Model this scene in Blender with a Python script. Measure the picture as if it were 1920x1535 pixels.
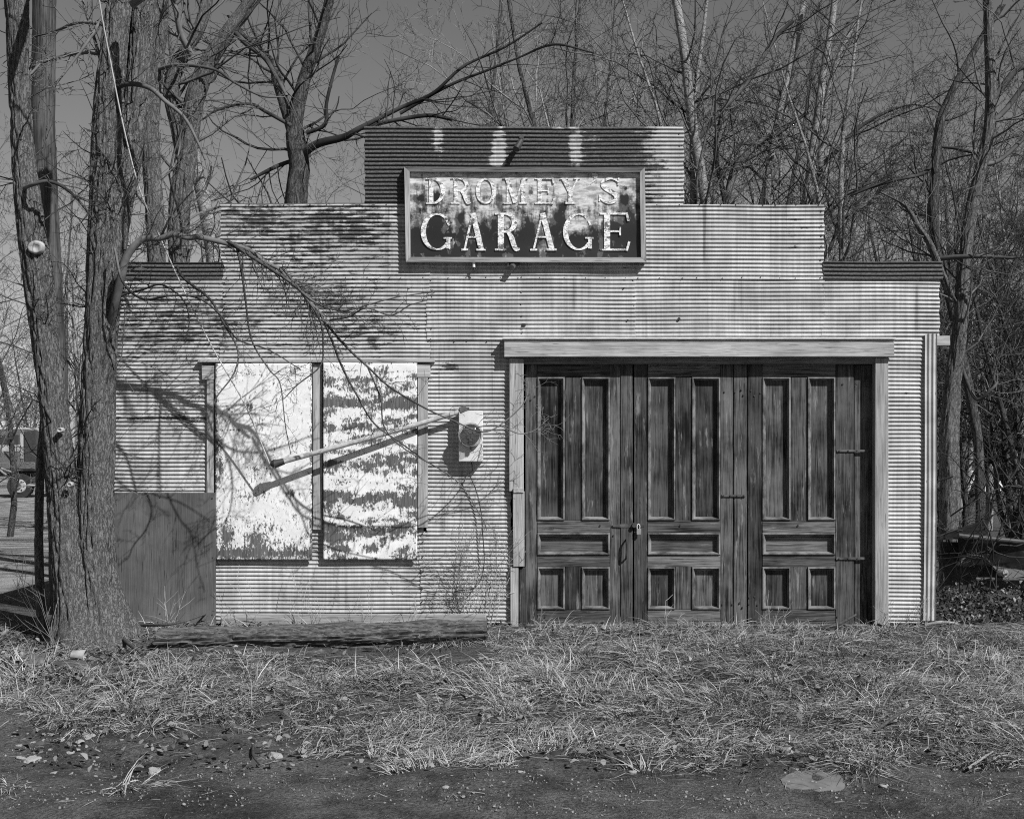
import bpy, bmesh, math, random
import numpy as np
from mathutils import Vector, Matrix, noise

for o in list(bpy.data.objects): bpy.data.objects.remove(o, do_unlink=True)
scene = bpy.context.scene
col = scene.collection
R = math.radians
random.seed(7); rng = np.random.default_rng(7)

# ---------------------------------------------------------------- camera, sky, sun, exposure
FPX, DW, HOR, CZ = 2640.0, 11.0, 850.0, 1.342      # focal length in photo pixels, distance to facade, horizon row, eye height
cam = bpy.data.cameras.new('camera'); camo = bpy.data.objects.new('camera', cam); col.objects.link(camo)
cam.sensor_width = 36; cam.lens = FPX / 1920 * 36; cam.shift_y = (HOR - 767.5) / 1920
cam.clip_start = .1; cam.clip_end = 3000
camo.location = (0, -DW, CZ); camo.rotation_euler = (R(90), 0, 0)
scene.camera = camo
AZ, EL = R(42), R(41.5)                             # sun: right of the facade's normal, in front of it
SUN = Vector((math.sin(AZ)*math.cos(EL), -math.cos(AZ)*math.cos(EL), math.sin(EL)))
sl = bpy.data.lights.new('sun', 'SUN'); sl.energy = 5.0; sl.angle = R(.53); sl.color = (1, 1, 1)
slo = bpy.data.objects.new('sun', sl); col.objects.link(slo)
slo.rotation_euler = (-SUN).to_track_quat('-Z', 'Y').to_euler(); slo.location = SUN * 40
w = bpy.data.worlds.new('World'); scene.world = w; w.use_nodes = True
nt = w.node_tree; bg = nt.nodes['Background']
sky = nt.nodes.new('ShaderNodeTexSky'); sky.sky_type = 'NISHITA'; sky.sun_disc = False
sky.sun_elevation = EL; sky.sun_rotation = math.atan2(SUN.x, SUN.y); sky.air_density = 1.0; sky.dust_density = .08; sky.ozone_density = 1.0
sp = nt.nodes.new('ShaderNodeSeparateColor'); nt.links.new(sky.outputs[0], sp.inputs[0])   # black-and-white film behind a red filter
mm = nt.nodes.new('ShaderNodeMix'); mm.data_type = 'FLOAT'; mm.inputs[0].default_value = .0
nt.links.new(sp.outputs[0], mm.inputs[2]); nt.links.new(sp.outputs[1], mm.inputs[3])
nt.links.new(mm.outputs[0], bg.inputs['Color']); bg.inputs['Strength'].default_value = .072
vs = scene.view_settings; vs.view_transform = 'Standard'; vs.look = 'None'; vs.exposure = 0.27; vs.gamma = 1; vs.use_curve_mapping = False
scene.cycles.use_denoising = False
scene.cycles.max_bounces = 5; scene.cycles.filter_width = 1.1

# ---------------------------------------------------------------- coordinates
def P(px, py, Y=0.0):
    d = DW + Y
    return Vector(((px - 960) / FPX * d, Y, CZ - (py - HOR) / FPX * d))
def wx(px): return (px - 960) / 240.0
def wz(py): return CZ - (py - HOR) / 240.0
def gz(x, y):
    x = np.asarray(x, float); y = np.asarray(y, float)
    s = np.clip(-y, 0, 5.2)
    b = -.085*s + .0045*s*s
    near = np.clip(s*1.5, 0, 1)
    b = b + near*(.018*np.sin(1.7*x+.8*y) + .014*np.sin(3.1*y-1.3*x+1) + .010*np.sin(5.3*x+2.2)*np.sin(4.1*y+.7*x) + .022*np.sin(3.7*x+1.1*y+.4)*np.sin(4.6*y-.9*x+1.3) + .006*np.sin(11*x+3*y)*np.sin(9*y-2*x))
    f = np.clip((y-6)/14, 0, 1); f = f*f*(3-2*f)
    return b - .32*f
def G(px, py, lift=0.0):
    Y = -2.0
    for _ in range(30):
        z = float(gz((px-960)/FPX*(DW+Y), Y)) + lift
        d = (CZ - z)*FPX/max(py-HOR, 1e-3)
        Y = .5*Y + .5*(d - DW)
    return Vector(((px-960)/FPX*(DW+Y), Y, float(gz((px-960)/FPX*(DW+Y), Y)) + lift))

# ---------------------------------------------------------------- materials
class NT:
    def __init__(s, name, rough=.8, spec=.3, metal=0):
        s.m = bpy.data.materials.new(name); s.m.use_nodes = True
        s.t = s.m.node_tree; s.b = s.t.nodes['Principled BSDF']
        s.b.inputs['Roughness'].default_value = rough; s.b.inputs['Specular IOR Level'].default_value = spec
        s.b.inputs['Metallic'].default_value = metal
        s.tc = s.t.nodes.new('ShaderNodeTexCoord'); s.oi = s.t.nodes.new('ShaderNodeObjectInfo')
    def set(s, inp, v):
        if isinstance(v, bpy.types.NodeSocket): s.t.links.new(v, inp)
        elif v is not None:
            try: inp.default_value = v
            except Exception: inp.default_value = (v, v, v, 1) if inp.type == 'RGBA' else (v, v, v)
    def math(s, op, a, b=0.0, c=None, clamp=False):
        n = s.t.nodes.new('ShaderNodeMath'); n.operation = op; n.use_clamp = clamp
        s.set(n.inputs[0], a); s.set(n.inputs[1], b)
        if c is not None: s.set(n.inputs[2], c)
        return n.outputs[0]
    def coords(s, scale=(1,1,1), rand=True, kind='Object'):
        v = s.tc.outputs[kind]
        if rand:
            a = s.t.nodes.new('ShaderNodeVectorMath'); a.operation = 'SCALE'
            k = s.t.nodes.new('ShaderNodeCombineXYZ')
            s.set(k.inputs[0], s.math('MULTIPLY', s.oi.outputs['Random'], 37.0)); s.set(k.inputs[1], s.math('MULTIPLY', s.oi.outputs['Random'], 11.0)); s.set(k.inputs[2], s.math('MULTIPLY', s.oi.outputs['Random'], 23.0))
            a = s.t.nodes.new('ShaderNodeVectorMath'); a.operation = 'ADD'
            s.t.links.new(v, a.inputs[0]); s.t.links.new(k.outputs[0], a.inputs[1]); v = a.outputs[0]
        m = s.t.nodes.new('ShaderNodeMapping'); m.inputs['Scale'].default_value = scale
        s.t.links.new(v, m.inputs['Vector']); return m.outputs[0]
    def noise(s, vec, scale=5, detail=4, rough=.55, dist=0):
        n = s.t.nodes.new('ShaderNodeTexNoise'); s.t.links.new(vec, n.inputs['Vector'])
        n.inputs['Scale'].default_value = scale; n.inputs['Detail'].default_value = detail
        n.inputs['Roughness'].default_value = rough; n.inputs['Distortion'].default_value = dist
        return n.outputs[0]
    def voronoi(s, vec, scale=5, feature='F1', out='Distance'):
        n = s.t.nodes.new('ShaderNodeTexVoronoi'); n.feature = feature; s.t.links.new(vec, n.inputs['Vector'])
        n.inputs['Scale'].default_value = scale; return n.outputs[out]
    def map(s, v, a, b, c=0., d=1.):
        n = s.t.nodes.new('ShaderNodeMapRange'); n.interpolation_type = 'SMOOTHSTEP'
        s.set(n.inputs['Value'], v); 
        for k, x in zip(('From Min','From Max','To Min','To Max'), (a,b,c,d)): s.set(n.inputs[k], x)
        return n.outputs[0]
    def mix(s, f, a, b):
        n = s.t.nodes.new('ShaderNodeMix'); n.data_type = 'FLOAT'; n.clamp_factor = True
        s.set(n.inputs[0], f); s.set(n.inputs[2], a); s.set(n.inputs[3], b); return n.outputs[0]
    def attr(s, name):
        n = s.t.nodes.new('ShaderNodeAttribute'); n.attribute_name = name; return n.outputs['Fac']
    def color(s, v): s.set(s.b.inputs['Base Color'], v)
    def rough(s, v): s.set(s.b.inputs['Roughness'], v)
    def bump(s, h, dist=.01, strength=1.0):
        n = s.t.nodes.new('ShaderNodeBump'); n.inputs['Distance'].default_value = dist; n.inputs['Strength'].default_value = strength
        s.t.links.new(h, n.inputs['Height']); s.t.links.new(n.outputs[0], s.b.inputs['Normal'])
M = {}
def wood(name, lo, hi, axis, rough=.85, contrast=1.0, var=.35, wt=(.5, .3, .2), bleach=0):
    n = NT(name, rough, .15)
    sc = {'x': (3.2, 95, 95), 'z': (95, 95, 3.2)}[axis]
    sc2 = {'x': (1.2, 14, 14), 'z': (14, 14, 1.2)}[axis]
    fine = n.noise(n.coords(sc), 1.0, 5, .65, .3); broad = n.noise(n.coords(sc2), 1.0, 3, .6, .6)
    blot = n.noise(n.coords((3, 3, 3)), 1.0, 4, .6)
    crack = n.map(n.noise(n.coords(tuple(k*1.6 for k in sc)), 1.0, 2, .5), .30, .36, 0, 1)
    v = n.math('ADD', n.math('MULTIPLY', fine, wt[0]), n.math('ADD', n.math('MULTIPLY', broad, wt[1]), n.math('MULTIPLY', blot, wt[2])))
    v = n.map(v, .5-.17/contrast, .5+.17/contrast, lo, hi)
    v = n.math('MULTIPLY', v, n.mix(crack, .35, 1.0))
    v = n.math('MULTIPLY', v, n.math('ADD', 1-var*.5, n.math('MULTIPLY', n.oi.outputs['Random'], var)))
    if bleach:
        bz = n.noise(n.coords({'x': (3, 26, 26), 'z': (26, 26, 3)}[axis]), 1.0, 5, .7); v = n.mix(n.map(bz, .57, .72, 0, .75), v, bleach)
    n.color(v); n.bump(n.math('ADD', fine, n.math('MULTIPLY', crack, .5)), .004, .8); M[name] = n.m
wood('door_wood_v', .006, .105, 'z', contrast=1.3, var=.9, wt=(.45,.16,.39), bleach=.26); wood('door_wood_h', .014, .15, 'x', contrast=1.2, var=.7, wt=(.6,.15,.25), bleach=.26); pass
wood('trim_v', .15, .40, 'z'); wood('trim_h', .17, .46, 'x')
wood('dark_trim_h', .05, .2, 'x'); wood('tie_wood', .02, .17, 'x', contrast=1.0, wt=(.8, .12, .08))
wood('plywood', .05, .14, 'z', contrast=.75, wt=(.35,.2,.45)); wood('pole_wood', .02, .12, 'z', contrast=1.3); wood('far_dark', .03, .06, 'z')
wood('pale_stick', .14, .3, 'z'); wood('dark_stick', .03, .10, 'z')

def galvanised():
    n = NT('galvanised_iron', .55, .4)
    ob = n.coords((1,1,1), rand=False)
    streak = n.noise(n.coords((34, 1, .9)), 1.0, 4, .6); streakf = n.noise(n.coords((120, 1, 1.5)), 1.0, 3, .6)
    patch = n.noise(n.coords((3.2, 1, 5)), 1.0, 4, .6)
    dash = n.noise(n.coords((7.5, 1, 30)), 1.0, 5, .65); spot = n.noise(n.coords((70, 40, 110)), 1.0, 4, .7)
    rust = n.attr('rust'); valley = n.attr('valley')
    base = n.mix(n.map(streak, .3, .7), .35, .46); base = n.math('MULTIPLY', base, n.mix(n.map(streakf, .35, .6), .96, 1.02))
    base = n.math('MULTIPLY', base, n.mix(n.map(patch, .3, .7), .72, 1.1))
    e = n.math('ADD', n.math('MULTIPLY', dash, .62), n.math('ADD', n.math('MULTIPLY', patch, .20), n.math('ADD', n.math('MULTIPLY', spot, .2), n.math('MULTIPLY', streak, .15))))
    e = n.math('ADD', e, n.math('MULTIPLY', valley, .10))
    th = n.math('SUBTRACT', .865, n.math('MULTIPLY', rust, .60))
    mask = n.map(n.math('SUBTRACT', e, th), -.035, .05)
    runs = n.map(n.noise(n.coords((11, 1, .35)), 1.0, 3, .55), .60, .72); runs = n.math('MULTIPLY', runs, n.map(n.noise(n.coords((2.5, 1, 2.0)), 1.0, 2, .5), .42, .62)); base = n.math('MULTIPLY', base, n.mix(runs, 1.0, .45))
    rc = n.mix(n.map(spot, .3, .7), .03, .10)
    n.color(n.mix(mask, base, rc)); n.rough(n.mix(mask, .5, .85))
    n.bump(n.math('MULTIPLY', spot, 1), .0015, .5); M['galvanised'] = n.m
galvanised()

def peeled(name):   # white house paint flaking off plywood; 'wear' says where it is gone
    n = NT(name, .6, .3)
    fl = n.noise(n.coords((55, 55, 17)), 1.0, 6, .7); sp = n.noise(n.coords((140, 140, 60)), 1.0, 4, .7); big = n.noise(n.coords((9, 9, 14)), 1.0, 4, .6)
    wear = n.attr('wear')
    e = n.math('ADD', n.math('MULTIPLY', fl, .5), n.math('ADD', n.math('MULTIPLY', big, .3), n.math('MULTIPLY', sp, .2)))
    e = n.math('ADD', .5, n.math('MULTIPLY', n.math('SUBTRACT', e, .5), 2.0))
    mask = n.map(n.math('SUBTRACT', e, n.math('SUBTRACT', .80, n.math('MULTIPLY', wear, .60))), -.012, .02)
    sk = n.noise(n.coords((75, 75, 50)), 1.0, 3, .55); mask = n.math('MAXIMUM', mask, n.map(n.math('ADD', n.math('MULTIPLY', sk, .8), n.math('MULTIPLY', wear, .35)), .60, .63))
    grain = n.noise(n.coords((90, 90, 4)), 1.0, 4, .6)
    woodc = n.mix(n.map(grain, .3, .7), .055, .14)
    paint = n.mix(n.map(big, .3, .7), .64, .80); thin_ = n.map(n.math('SUBTRACT', e, n.math('SUBTRACT', .72, n.math('MULTIPLY', wear, .60))), -.05, .06); paint = n.mix(thin_, paint, .42)
    n.color(n.mix(mask, paint, woodc)); n.bump(n.math('SUBTRACT', 1, mask), .0025, 1.0); M[name] = n.m
peeled('peeled_paint')
def signpaint():
    n = NT('sign_enamel', .45, .4)
    wear = n.attr('wear')
    a = n.noise(n.coords((14, 1, 9)), 1.0, 4, .6); b = n.noise(n.coords((40, 1, 60)), 1.0, 5, .7); st = n.noise(n.coords((26, 1, 2.4)), 1.0, 4, .65)
    e = n.math('ADD', n.math('MULTIPLY', a, .45), n.math('ADD', n.math('MULTIPLY', b, .2), n.math('MULTIPLY', st, .35)))
    e = n.math('ADD', .5, n.math('MULTIPLY', n.math('SUBTRACT', e, .5), 2.2)); a = n.math('ADD', .5, n.math('MULTIPLY', n.math('SUBTRACT', a, .5), 1.7))
    m1 = n.map(n.math('ADD', e, n.math('MULTIPLY', wear, .62)), .58, .86)
    m2 = n.map(n.math('ADD', n.math('MULTIPLY', a, .7), n.math('ADD', n.math('MULTIPLY', b, .12), n.math('MULTIPLY', wear, .52))), .715, .775)
    lt = n.mix(n.map(n.noise(n.coords((9, 1, 30)), 1.0, 5, .7), .35, .65), .24, .62); v = n.mix(m1, lt, .07); v = n.mix(m2, v, .014)
    n.color(v); M['sign_panel'] = n.m
    n = NT('sign_letter_paint', .55, .3)
    sc = n.noise(n.coords((25, 1, 60)), 1.0, 5, .75, 1.0); f = n.noise(n.coords((130, 1, 130)), 1.0, 3, .6)
    v = n.map(n.math('ADD', n.math('MULTIPLY', sc, .8), n.math('MULTIPLY', f, .2)), .44, .60, .82, .20); br_ = n.noise(n.coords((14, 1, 18)), 1.0, 5, .7); v = n.mix(n.map(br_, .575, .61), v, .12); n.color(v); M['letter'] = n.m
signpaint()
def bark(name, lo, hi, sx=30, sz=6, dist=.02):
    n = NT(name, .9, .1)
    c = n.coords((sx, sx, sz)); a = n.noise(c, 1.0, 6, .7, .8); b = n.noise(n.coords((sx*3, sx*3, sz*5)), 1.0, 4, .7)
    big = n.noise(n.coords((2, 2, 1)), 1.0, 3, .5)
    r = n.math('ABSOLUTE', n.math('SUBTRACT', a, .5)); r = n.map(r, 0, .05, .35, 1)
    v = n.math('MULTIPLY', n.mix(r, lo, hi), n.map(b, .3, .7, .72, 1.28)); v = n.math('MULTIPLY', v, n.mix(big, .7, 1.25))
    n.color(v); n.bump(n.math('ADD', r, n.math('MULTIPLY', b, .6)), dist, .9); M[name] = n.m
bark('bark_rough', .045, .15, 60, 12, .008); bark('bark_dark', .025, .10); bark('bark_pale', .11, .27, 14, 20, .004)
def twigmat(name, lo, hi):
    n = NT(name, .8, .2); a = n.noise(n.coords((1.3,1.3,1.3)), 1.0, 3, .6); b = n.noise(n.coords((25,25,25)), 1.0, 2, .5)
    n.color(n.math('MULTIPLY', n.map(a, .35, .65, lo, hi), n.mix(b, .6, 1.4))); M[name] = n.m
twigmat('twig', .025, .14); twigmat('twig_pale', .05, .26); twigmat('twig_dark', .012, .06); twigmat('weed', .2, .45)
def groundmat():
    n = NT('dirt_ground', .9, .25)
    o = n.coords((1,1,1), rand=False)
    big = n.noise(o, .9, 4, .55); mid = n.noise(o, 5, 5, .6); fine = n.noise(o, 55, 5, .7); sp = n.voronoi(o, 75)
    spr = n.voronoi(o, 75, out='Color'); straw = n.attr('straw')
    base = n.mix(n.map(n.math('ADD', n.math('MULTIPLY', big, .5), n.math('MULTIPLY', mid, .5)), .36, .64), .034, .135)
    base = n.math('MULTIPLY', base, n.map(fine, .3, .7, .45, 1.7))
    peb = n.math('MULTIPLY', n.map(sp, .20, .32, 1, 0), n.map(n.noise(o, 19, 3, .6), .56, .62))
    base = n.mix(peb, base, .33)
    s2 = n.noise(n.coords((9, 60, 1), rand=False), 1.0, 4, .7, 1.5)
    base = n.mix(n.math('MULTIPLY', straw, .8), base, n.map(s2, .35, .65, .03, .13)); base = n.mix(n.attr('field'), base, n.map(n.noise(o, 1.6, 5, .65), .35, .65, .12, .40))
    n.color(base); n.bump(n.math('ADD', n.math('ADD', fine, n.math('MULTIPLY', peb, .8)), n.math('MULTIPLY', mid, 2)), .045, 1.0); M['ground'] = n.m
groundmat()
def grassmat():
    n = NT('dry_grass', .75, .2); a = n.attr('shade'); n.color(n.mix(a, .05, .50)); M['grass'] = n.m
    n = NT('dry_leaf', .8, .2); a = n.attr('shade'); n.color(n.mix(a, .03, .26)); M['leaf'] = n.m
grassmat()
def plain(name, lo, hi, rough=.6, spec=.3, metal=0, sc=12, bump=.002):
    n = NT(name, rough, spec, metal); a = n.noise(n.coords((sc, sc, sc)), 1.0, 5, .65)
    n.color(n.map(a, .3, .7, lo, hi)); n.bump(a, bump, .6); M[name] = n.m
plain('stone', .18, .42, .9, .2, sc=18, bump=.006); plain('dark_iron', .012, .05, .6, .4); plain('rust_iron', .03, .12, .8, .3)
plain('meter_steel', .50, .66, .5, .4, sc=7); plain('conduit_steel', .24, .46, .5, .5, sc=20); plain('bright_steel', .55, .75, .35, .5)
plain('shaded_scrap', .005, .016, .45, .4); plain('tin', .18, .32, .5, .4); plain('truck_paint', .09, .13, .35, .5); plain('truck_dark', .03, .05, .35, .5); plain('tyre', .02, .04, .85, .2)  # near-black scrap colour stands in for the shade over the machine
plain('house_white', .7, .8, .7, .2, sc=2); plain('truck_trim', .30, .42, .4, .4); plain('house_roof', .05, .1, .9, .1, sc=3); plain('cut_wood', .2, .42, .7, .2, sc=30)
plain('gravel', .05, .30, .9, .2, sc=30); plain('slab', .10, .17, .9, .2, sc=9); plain('wire', .42, .52, .4, .4); plain('cable_dark', .02, .05, .6, .3); plain('porcelain', .7, .8, .3, .5)
plain('moulding_wood', .04, .24, .8, .2, sc=7); plain('field', .2, .34, .9, .1, sc=1.5); plain('dial', .07, .14); plain('inner_dark', .02, .03, .9, .1)
g = NT('meter_glass', .08, .5); tb_ = g.t.nodes.new('ShaderNodeBsdfTransparent'); tb_.inputs[0].default_value = (.8,.8,.8,1); gb_ = g.t.nodes.new('ShaderNodeBsdfGlossy'); gb_.inputs['Roughness'].default_value = .05
ms_ = g.t.nodes.new('ShaderNodeMixShader'); ms_.inputs[0].default_value = .10; g.t.links.new(tb_.outputs[0], ms_.inputs[1]); g.t.links.new(gb_.outputs[0], ms_.inputs[2]); g.t.links.new(ms_.outputs[0], g.t.nodes['Material Output'].inputs['Surface']); M['glass'] = g.m
g = NT('cab_glass', .1, .5); g.color((.03,.03,.03,1)); M['cab_glass'] = g.m

# ---------------------------------------------------------------- object helpers
def finish(o, mat, parent, smooth=False):
    col.objects.link(o)
    if mat: o.data.materials.append(M[mat] if isinstance(mat, str) else mat)
    if parent is not None:
        o.parent = parent; o.matrix_parent_inverse = Matrix.Translation(-parent.location) if parent.type == 'EMPTY' else Matrix()
    if smooth: o.data.polygons.foreach_set('use_smooth', [True]*len(o.data.polygons))
    return o
def tag(o, label=None, cat=None, group=None, kind=None):
    for k, v in (('label', label), ('category', cat), ('group', group), ('kind', kind)):
        if v: o[k] = v
    return o
def empty(name, loc, label, cat, group=None):
    e = bpy.data.objects.new(name, None); col.objects.link(e); e.location = loc; e.empty_display_size = .1
    return tag(e, label, cat, group)
def mesh(name, V, F, mat, parent=None, smooth=False):
    me = bpy.data.meshes.new(name); me.from_pydata([tuple(v) for v in V], [], F); me.update()
    return finish(bpy.data.objects.new(name, me), mat, parent, smooth)
def np_mesh(name, V, Q, mat, parent=None, smooth=False, attrs=None):
    me = bpy.data.meshes.new(name); V = np.asarray(V, np.float32); Q = np.asarray(Q, np.int32)
    me.vertices.add(len(V)); me.vertices.foreach_set('co', V.ravel())
    me.loops.add(Q.size); me.loops.foreach_set('vertex_index', Q.ravel())
    me.polygons.add(len(Q)); me.polygons.foreach_set('loop_start', np.arange(0, Q.size, Q.shape[1], dtype=np.int32))
    if smooth: me.polygons.foreach_set('use_smooth', np.ones(len(Q), bool))
    me.update(calc_edges=True); me.validate()
    for k, a in (attrs or {}).items():
        at = me.attributes.new(k, 'FLOAT', 'POINT'); at.data.foreach_set('value', np.asarray(a, np.float32))
    return finish(bpy.data.objects.new(name, me), mat, parent)
class Acc:
    def __init__(s): s.V = []; s.Q = []; s.n = 0
    def add(s, V, Q): s.V.append(V); s.Q.append(Q + s.n); s.n += len(V)
    def tube(s, pts, rad, n=3):
        pts = np.asarray(pts, float); k = len(pts); rad = np.broadcast_to(np.asarray(rad, float), (k,))
        t = np.gradient(pts, axis=0); t /= np.linalg.norm(t, axis=1, keepdims=True) + 1e-12
        m = np.abs(t.mean(0)); ref = np.eye(3)[int(np.argmin(m))]
        u = np.cross(t, ref); u /= np.linalg.norm(u, axis=1, keepdims=True) + 1e-12; v = np.cross(t, u)
        a = np.arange(n) * (2*math.pi/n)
        ring = pts[:,None,:] + rad[:,None,None]*(np.cos(a)[None,:,None]*u[:,None,:] + np.sin(a)[None,:,None]*v[:,None,:])
        i = np.arange(k-1)[:,None]*n; j = np.arange(n)[None,:]; j2 = (j+1) % n
        Q = np.stack([i+j, i+j2, i+n+j2, i+n+j], -1).reshape(-1, 4)
        s.add(ring.reshape(-1, 3), Q)
    def build(s, name, mat, parent=None, smooth=True):
        return np_mesh(name, np.concatenate(s.V), np.concatenate(s.Q), mat, parent, smooth)
def spline(pts, n=8):
    p = np.asarray(pts, float); p = np.vstack([2*p[0]-p[1], p, 2*p[-1]-p[-2]]); out = []
    for i in range(1, len(p)-2):
        for k in range(n):
            t = k/n; a, b, c, d = p[i-1], p[i], p[i+1], p[i+2]
            out.append(.5*((2*b)+(-a+c)*t+(2*a-5*b+4*c-d)*t*t+(-a+3*b-3*c+d)*t**3))
    out.append(p[-2]); return np.array(out)
def boxmesh(name, x0, x1, y0, y1, z0, z1, mat, parent=None, bev=.003, jit=.0015, warp=0.0):
    bm = bmesh.new(); bmesh.ops.create_cube(bm, size=1)
    for v in bm.verts:
        v.co = Vector((x0+(v.co.x+.5)*(x1-x0) + random.uniform(-jit, jit), y0+(v.co.y+.5)*(y1-y0) + random.uniform(-jit, jit)*.5, z0+(v.co.z+.5)*(z1-z0) + random.uniform(-jit, jit)))
    if bev: bmesh.ops.bevel(bm, geom=bm.edges[:], offset=bev, segments=1, affect='EDGES', profile=.5)
    me = bpy.data.meshes.new(name); bm.to_mesh(me); bm.free()
    return finish(bpy.data.objects.new(name, me), mat, parent)
def board(name, px0, px1, py0, py1, yf, th, mat, parent=None, bev=.003  , jit=.0022):   # front-facing board given by its outline in the facade
    a = P(px0, py1, yf); b = P(px1, py0, yf)
    return boxmesh(name, a.x, b.x, yf, yf+th, a.z, b.z, mat, parent, bev, jit)
def cyl(name, p0, p1, r, mat, parent=None, n=16, r1=None, smooth=True):
    p0, p1 = Vector(p0), Vector(p1); d = (p1-p0).normalized(); u = d.orthogonal().normalized(); v = d.cross(u); r1 = r if r1 is None else r1
    V = [p0+(u*math.cos(2*math.pi*i/n)+v*math.sin(2*math.pi*i/n))*r for i in range(n)] + [p1+(u*math.cos(2*math.pi*i/n)+v*math.sin(2*math.pi*i/n))*r1 for i in range(n)]
    F = [(i, (i+1) % n, n+(i+1) % n, n+i) for i in range(n)] + [tuple(range(n-1, -1, -1)), tuple(range(n, 2*n))]
    return mesh(name, V, F, mat, parent, False)
def pipe(name, pts, rad, mat, parent=None, n=10, sub=6):
    a = Acc(); p = spline(pts, sub); r = np.interp(np.linspace(0, 1, len(p)), np.linspace(0, 1, len(np.atleast_1d(rad))), np.atleast_1d(rad)) if np.ndim(rad) else rad
    a.tube(p, r, n); return a.build(name, mat, parent)

# ---------------------------------------------------------------- ground
def axis(a, b, step, far, n):
    c = np.arange(a, b+1e-6, step); g = np.geomspace(step*2, far, n)
    return np.concatenate([(a-g)[::-1], c, b+g])
gx = axis(-5.6, 5.6, .045, 420, 26); gy = axis(-6.2, .6, .045, 700, 30)
XX, YY = np.meshgrid(gx, gy)
ZZ = gz(XX, YY)
edge_px = [(-400,1345),(20,1345),(200,1368),(400,1375),(450,1350),(600,1395),(700,1445),(900,1450),(1100,1440),(1300,1450),(1500,1462),(1700,1440),(1940,1440),(2400,1440)]
EP = [G(a, b) for a, b in edge_px]; EX = np.array([p.x for p in EP]); EY = np.array([p.y for p in EP])
PIT = G(770, 1312)
def grass_cover(x, y):
    e = np.interp(x, EX, EY) + .10*np.sin(6*x+1) + .07*np.sin(13*x) + .05*np.sin(23*x+2)
    c = np.clip((y-e)/.30, 0, 1)
    bare = np.exp(-(((x+3.0)/.75)**2 + ((y+.75)/.55)**2)) * .85            # trodden litter round the tree foot
    pit = np.exp(-(((x-PIT.x)/.30)**2 + ((y-PIT.y)/.16)**2)) * 1.1             # dark hollow in the grass
    return np.clip(c - bare - pit, 0, 1)
fineb = .012*np.sin(7.3*XX+5*YY)*np.sin(6.1*YY-3*XX) + .007*np.sin(19*XX+8*YY+1)*np.sin(17*YY-6*XX)
inner = ((XX > -5.7) & (XX < 5.7) & (YY > -6.3) & (YY < -.25))
ZZ = ZZ + np.where(inner, fineb*.5, 0)
nx, ny = len(gx), len(gy); ii = np.arange(ny-1)[:,None]*nx; jj = np.arange(nx-1)[None,:]
GQ = np.stack([ii+jj, ii+jj+1, ii+nx+jj+1, ii+nx+jj], -1).reshape(-1, 4)
straw = np.where(YY > .3, .9, grass_cover(XX, YY)); field = np.clip((YY-.5)/3, 0, 1)*np.clip((-XX-2.6)/.8, 0, 1)
ground = np_mesh('ground', np.stack([XX, YY, ZZ], -1).reshape(-1, 3), GQ, 'ground', None, True, {'straw': straw.ravel(), 'field': field.ravel()})
tag(ground, kind='structure')

# ---------------------------------------------------------------- garage
gar = empty('garage', (0, 0, 0), 'old corrugated iron garage with stepped false front and three panelled wooden doors', 'garage')
PITCH = 31.7e-3; AMP = 7.6e-3
def gauss(px, py, cx, cy, sx, sy): return np.exp(-(((px-cx)/sx)**2 + ((py-cy)/sy)**2))
def rustmap(px, py):
    r = np.full_like(px, .15)
    left = 1/(1+np.exp((px-790)/22))
    r += left*np.where((py > 375) & (py < 672), .21, .04)
    r += .20*gauss(px, py, 640, 430, 110, 45) + .16*gauss(px, py, 480, 410, 70, 40) + .14*gauss(px, py, 600, 560, 80, 35) + .14*gauss(px, py, 330, 600, 120, 60) + .12*gauss(px, py, 690, 620, 90, 30)
    r += .35*gauss(px, py, 860, 690, 45, 22) + .22*gauss(px, py, 1485, 440, 40, 60) + .22*gauss(px, py, 1700, 720, 9, 60) + .25*gauss(px, py, 1545, 560, 8, 60)
    r += .16*gauss(px, py, 1290, 430, 8, 90) + .14*gauss(px, py, 1270, 590, 70, 40) + .2*gauss(px, py, 1170, 520, 10, 30)
    r += .35*gauss(px, py, 800, 790, 400, 3) * 0 + .4*gauss(px, py, 300, 785, 110, 7) + .3*gauss(px, py, 860, 1062, 60, 5)
    top = (py < 383).astype(float)
    t = .78 - .50*gauss(px, py, 822, 262, 11, 60) - .55*gauss(px, py, 936, 290, 14, 70) - .12*gauss(px, py, 925, 300, 30, 40) - .5*gauss(px, py, 1078, 285, 16, 60) - .42*gauss(px, py, 1045, 240, 14, 8) - .25*gauss(px, py, 1120, 280, 20, 60) - .42/(1+np.exp(-(px-1225)/14)) - .12*(px > 1180)
    return np.clip(np.where(top > 0, t, r), 0, 1)
def prof_(u):      # rounded ridge with a steep drawn-in underside, as these old sheets show
    a = np.clip(u/.34, 0, 1); b = np.clip((u-.34)/.66, 0, 1)
    return np.where(u < .34, a*a*(3-2*a), 1-.75*b**1.7-.25*b**5)
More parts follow.
